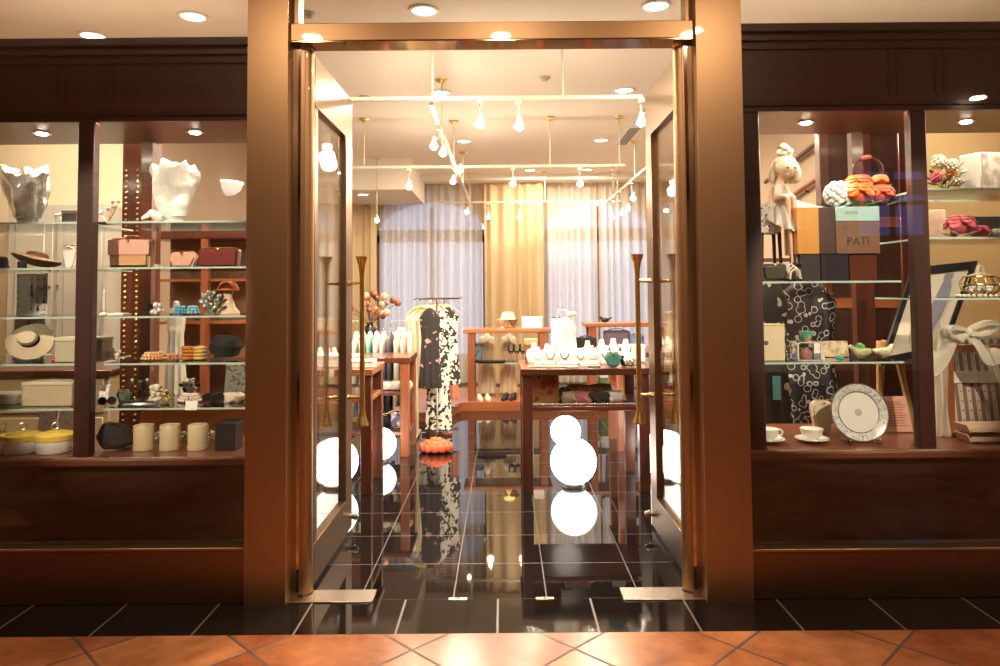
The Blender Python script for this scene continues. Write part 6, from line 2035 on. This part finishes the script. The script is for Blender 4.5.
for i, (px, c, nm) in enumerate(((330, (0.66, 0.34, 0.26), 'salmon pink'), (342, (0.50, 0.30, 0.40), 'plum'), (352, (0.74, 0.60, 0.50), 'beige'), (361, (0.86, 0.80, 0.74), 'white'))):
    S('folded_scarf', MB().loft([(0, 0.045, 0.06, 0, 0), (0.02, 0.05, 0.065, 0, 0), (0.05, 0.048, 0.062, 0, 0), (0.062, 0.035, 0.05, 0, 0)], 22, lambda p, a, u: wob(p, 0.008, 30, i)), mat(c, 0.85), nm + ' folded scarf on the shelf of the nearer cherry table', 'scarf', ton(px, ay + 0.12, zas + 0.008))
for i, (px, c, nm) in enumerate(((396, (0.78, 0.70, 0.66), 'pale pink'), (406, (0.55, 0.42, 0.30), 'brown'), (386, (0.84, 0.82, 0.78), 'white'))):
    S('folded_scarf', MB().loft([(0, 0.05, 0.06, 0, 0), (0.02, 0.055, 0.065, 0, 0), (0.05, 0.05, 0.062, 0, 0), (0.062, 0.035, 0.05, 0, 0)], 22, lambda p, a, u: wob(p, 0.01, 30, i + 5)), mat(c, 0.85), nm + ' folded scarf on the upper shelf of the farther cherry table', 'scarf', ton(px, by + 0.14, zbs + 0.009))
purse(398, zbs2 + 0.0012, 14, 15, 0.10, pattern('blobs', (0.12, 0.11, 0.16), (0.62, 0.58, 0.64), 18, 0.5), BLACK, 'grey-violet flowered bag on the lower shelf of the farther cherry table', Y=by + 0.18, handle=True)
purse(386, zbs2 + 0.0012, 12, 14, 0.10, BLACKCL, BLACK, 'black bag on the lower shelf of the farther cherry table', Y=by + 0.18, handle=True)

# clothes racks
yr = by + 0.78
zr1 = at(395, 321, yr).z
rx0, rx1 = at(350, 321, yr).x, at(417, 321, yr).x
t = T('clothes_rack', 'long pale clothes rack of white and pastel garments behind the cherry tables', 'clothes rack', ((rx0 + rx1) / 2, yr, 0))
hx = (rx1 - rx0) / 2
MB().tube([(-hx, 0, 0.02), (-hx, 0, zr1), (hx, 0, zr1), (hx, 0, 0.02)], 0.014, 10).done('rail_frame', mat((0.75, 0.66, 0.42), 0.3, 0.7), t)
for q in (-1, 1):
    MB().tube([(q * hx, -0.22, 0.02), (q * hx, 0.22, 0.02)], 0.014, 10).done('foot', mat((0.75, 0.66, 0.42), 0.3, 0.7), t)
GC = [((0.86, 0.82, 0.72), 'cream'), ((0.84, 0.84, 0.82), 'white'), ((0.30, 0.58, 0.48), 'mint green'), ((0.88, 0.82, 0.80), 'pale pink'), ((0.12, 0.12, 0.16), 'charcoal'), ((0.85, 0.80, 0.66), 'ivory'), ((0.80, 0.74, 0.70), 'pale grey'), ((0.88, 0.86, 0.80), 'off-white'), ((0.82, 0.72, 0.56), 'sand')]
n = 9
for i in range(n):
    c, nm = GC[[0, 1, 2, 7, 3, 4, 5, 6, 8][i]]
    x = rx0 + 0.06 + (rx1 - rx0 - 0.12) * i / (n - 1)
    hung('hanging_garment', '%s garment hanging on the long pale rack, %s from the dried flowers end' % (nm, ordn[i]), x, yr, zr1 - 0.096, 0.22 + 0.12 * ((i * 5) % 4) / 3, 0.40, 0.40, 0.052, mat(c, 0.85), i, group='garments on the long pale rack', rz=R(90))
# second rack seen end on, dresses facing the door
zr2 = at(435, 302, by + 0.9).z
rx = at(437, 330, by + 0.9).x
rk2 = T('clothes_rack', 'clothes rack seen end on with printed dresses facing the doors', 'clothes rack', (rx, by + 0.7, 0))
zl = zr2 + 0.035
m = MB()
for q in (-0.17, 0.17):
    m.tube([(q, 0.05, zl), (q, 1.06, zl)], 0.007, 10)
for y_ in [0.10 + 0.07 * i for i in range(13)] + [0.045]:
    m.bb(-0.2, 0.2, y_ - 0.006, y_ + 0.006, zl - 0.010, zl - 0.002)
m.done('rail_frame', CHROME, rk2)
for y_, z_ in ((0.17, 0.002), (1.05, pz + 0.002)):
    MB().tube([(0, y_, z_ + 0.012), (0, y_, zl)], 0.009, 10).bb(-0.17, 0.17, y_ - 0.005, y_ + 0.005, zl - 0.012, zl - 0.002).done('upright', CHROME, rk2)
    MB().bb(-0.14, 0.14, y_ - 0.02, y_ + 0.02, z_, z_ + 0.025).done('foot', CHROME, rk2)
FLO = pattern('blobs', (0.025, 0.022, 0.024), (0.86, 0.82, 0.72), 24, 0.50)
FLOW = pattern('blobs', (0.88, 0.84, 0.74), (0.03, 0.028, 0.03), 26, 0.53)
zz = zl - 0.089
dl = [(430, 0.80, 0.20, 0.20, at(433, 388, by + 0.8).z, pattern('blobs', (0.025, 0.02, 0.022), (0.55, 0.30, 0.32), 18, 0.66), 'long near-black dress with faint pink sprigs at the front of the end-on rack'),
      (438, 0.94, 0.22, 0.24, at(438, 430, by + 0.9).z, FLOW, 'long white dress with black leaf print hanging below the near-black dress'),
      (447, 1.08, 0.24, 0.24, at(447, 384, by + 1.1).z, FLO, 'black and cream flowered tunic hanging beside the near-black dress'),
      (417, 1.22, 0.22, 0.24, at(418, 384, by + 1.25).z, mat((0.84, 0.78, 0.62), 0.85), 'long cream dress on the end-on rack nearest the white garments'),
      (449, 1.36, 0.16, 0.18, at(448, 398, by + 1.4).z, mat((0.78, 0.30, 0.20), 0.85), 'coral dress showing between the flowered prints'),
      (444, 1.50, 0.26, 0.26, 0.45, mat((0.80, 0.50, 0.34), 0.85), 'peach blouse at the far end of the end-on rack behind the flowered tunic'),
      (428, 1.64, 0.24, 0.24, 0.45, mat((0.80, 0.74, 0.60), 0.85), 'straw-coloured blouse at the very end of the end-on rack')]
for i, (px, dy, w0_, w1_, zbm, mm, lb) in enumerate(dl):
    Y = by + dy
    zt_ = zz
    hung('printed_dress' if i in (0, 1, 2) else 'hanging_dress', lb, at(px, 340, Y).x, Y, zt_, max(0.16, zbm) if i != 1 else max(0.04, zbm), w0_, w1_, 0.07, mm, i * 1.3)
for i, px in enumerate((421, 427, 433, 440, 446)):
    Y = by + 0.87 + 0.14 * i
    t = T('wooden_hanger', 'bare %s wooden hanger on top of the end-on rack, %s from the white garments' % (('golden', 'pale', 'honey', 'orange', 'pink-brown')[i], ordn[i]), 'hanger', (at(px, 310, Y).x, Y, zl - 0.0975), 0.0, group='wooden hangers on the end-on rack')
    MB().tube([(-0.13, 0, -0.055), (-0.06, 0, 0.0), (0, 0, 0.02), (0.06, 0, 0.0), (0.13, 0, -0.055)], [0.010, 0.014, 0.016, 0.014, 0.010], 10).done('hanger_arms', mat([(0.72, 0.50, 0.18), (0.80, 0.68, 0.42), (0.70, 0.42, 0.14), (0.78, 0.36, 0.14), (0.74, 0.48, 0.38)][i], 0.5), t)
    MB().tube([(0, 0, 0.02), (0, 0, 0.05), (0.014, 0, 0.068), (0, 0, 0.082), (-0.012, 0, 0.072)], 0.003, 6).done('hook', CHROME, t)
t = T('red_flower_bag', 'orange-red fabric rosette bag lying on the black floor under the printed dresses', 'bag', floory(436, 452))
m = MB()
for k_ in range(3):
    for i in range(6 + 3 * k_):
        a = 2 * PI * i / (6 + 3 * k_) + k_
        r = 0.035 + 0.045 * k_
        m.ball((r * math.cos(a), 0.7 * r * math.sin(a), 0.085 - 0.022 * k_), (0.045, 0.016, 0.032), 10, 8, rot=(0, 0.5, a + PI / 2))
m.ball((0, 0, 0.055), (0.11, 0.08, 0.05), 18, 10)
m.done('petals', mat((0.85, 0.13, 0.05), 0.6), t, sharp=60)
MB().tube([(-0.12 - 0.02 * math.sin(PI * i / 10), 0.02, 0.02 + 0.12 * math.sin(PI * i / 10) * (1 if i else 0)) for i in range(1, 11)], 0.006, 8).done('handle', GOLD, t)

# dried flower arrangement behind the rack
yv = yr + 0.55
pv = onz(370, yv, 0)
t = T('plant_stand', 'slim dark stand carrying the dried flowers behind the long pale rack', 'stand', (pv.x, yv, 0))
zv = at(370, 338, yv).z
MB().lathe([(0, zv - 0.03), (0.15, zv - 0.03), (0.15, zv), (0, zv)], seg=28).done('stand_top', MAHOG, t)
MB().lathe([(0.0, 0.0), (0.14, 0.0), (0.12, 0.03), (0.03, 0.06), (0.03, zv - 0.03), (0, zv - 0.03)], seg=20).done('pedestal', MAHOG, t)
t = T('dried_flowers', 'brown and peach dried flower arrangement in a dark vase behind the long pale rack', 'flower arrangement', (pv.x, yv, zv + 0.001))
MB().lathe([(0, 0), (0.045, 0), (0.07, 0.05), (0.06, 0.10), (0.03, 0.13), (0.035, 0.15), (0, 0.14)], seg=22).done('vase', BLACK, t)
rnd = random.Random(4)
st = MB()
blooms = []
for i in range(22):
    a, e = rnd.uniform(0, 2 * PI), rnd.uniform(0.35, 1.45)
    L = rnd.uniform(0.18, 0.36)
    d = Vector((math.cos(a) * math.cos(e), math.sin(a) * math.cos(e) * 0.7, math.sin(e)))
    p = Vector((0, 0, 0.13)) + d * L
    st.tube([(0, 0, 0.12), Vector((0, 0, 0.13)) + d * L * 0.5 + Vector((0, 0, 0.02)), p], 0.003, 5)
    blooms.append((p, rnd.uniform(0.024, 0.040), i % 3))
st.done('stems', mat((0.15, 0.09, 0.05), 0.7), t)
for p, r, q in blooms:
    MB().ball(p, r, 12, 8, fn=lambda v: v * (1 + 0.12 * math.sin(7 * math.atan2(v.y, v.x)))).done('dried_bloom', mat((0.20, 0.08, 0.05), 0.7) if q else mat((0.80, 0.40, 0.22), 0.6), t)
hat(401, zv + 0.03, 22, mat((0.84, 0.74, 0.60), 0.7), mat((0.5, 0.45, 0.3), 0.6), 'pale straw hat on a stand above the long pale rack', Y=yv + 0.1, hz=0.55)
ph = T('hat_stand', 'slim stand under the pale straw hat behind the long pale rack', 'stand', (onz(401, yv + 0.1, 0).x, yv + 0.1, 0))
MB().lathe([(0, pz + 0.001), (0.13, pz + 0.001), (0.12, pz + 0.02), (0.014, pz + 0.04), (0.014, zv - 0.01), (0.06, zv + 0.0), (0.06, zv + 0.024), (0, zv + 0.026)], seg=20).done('stand_body', BRASS, ph)
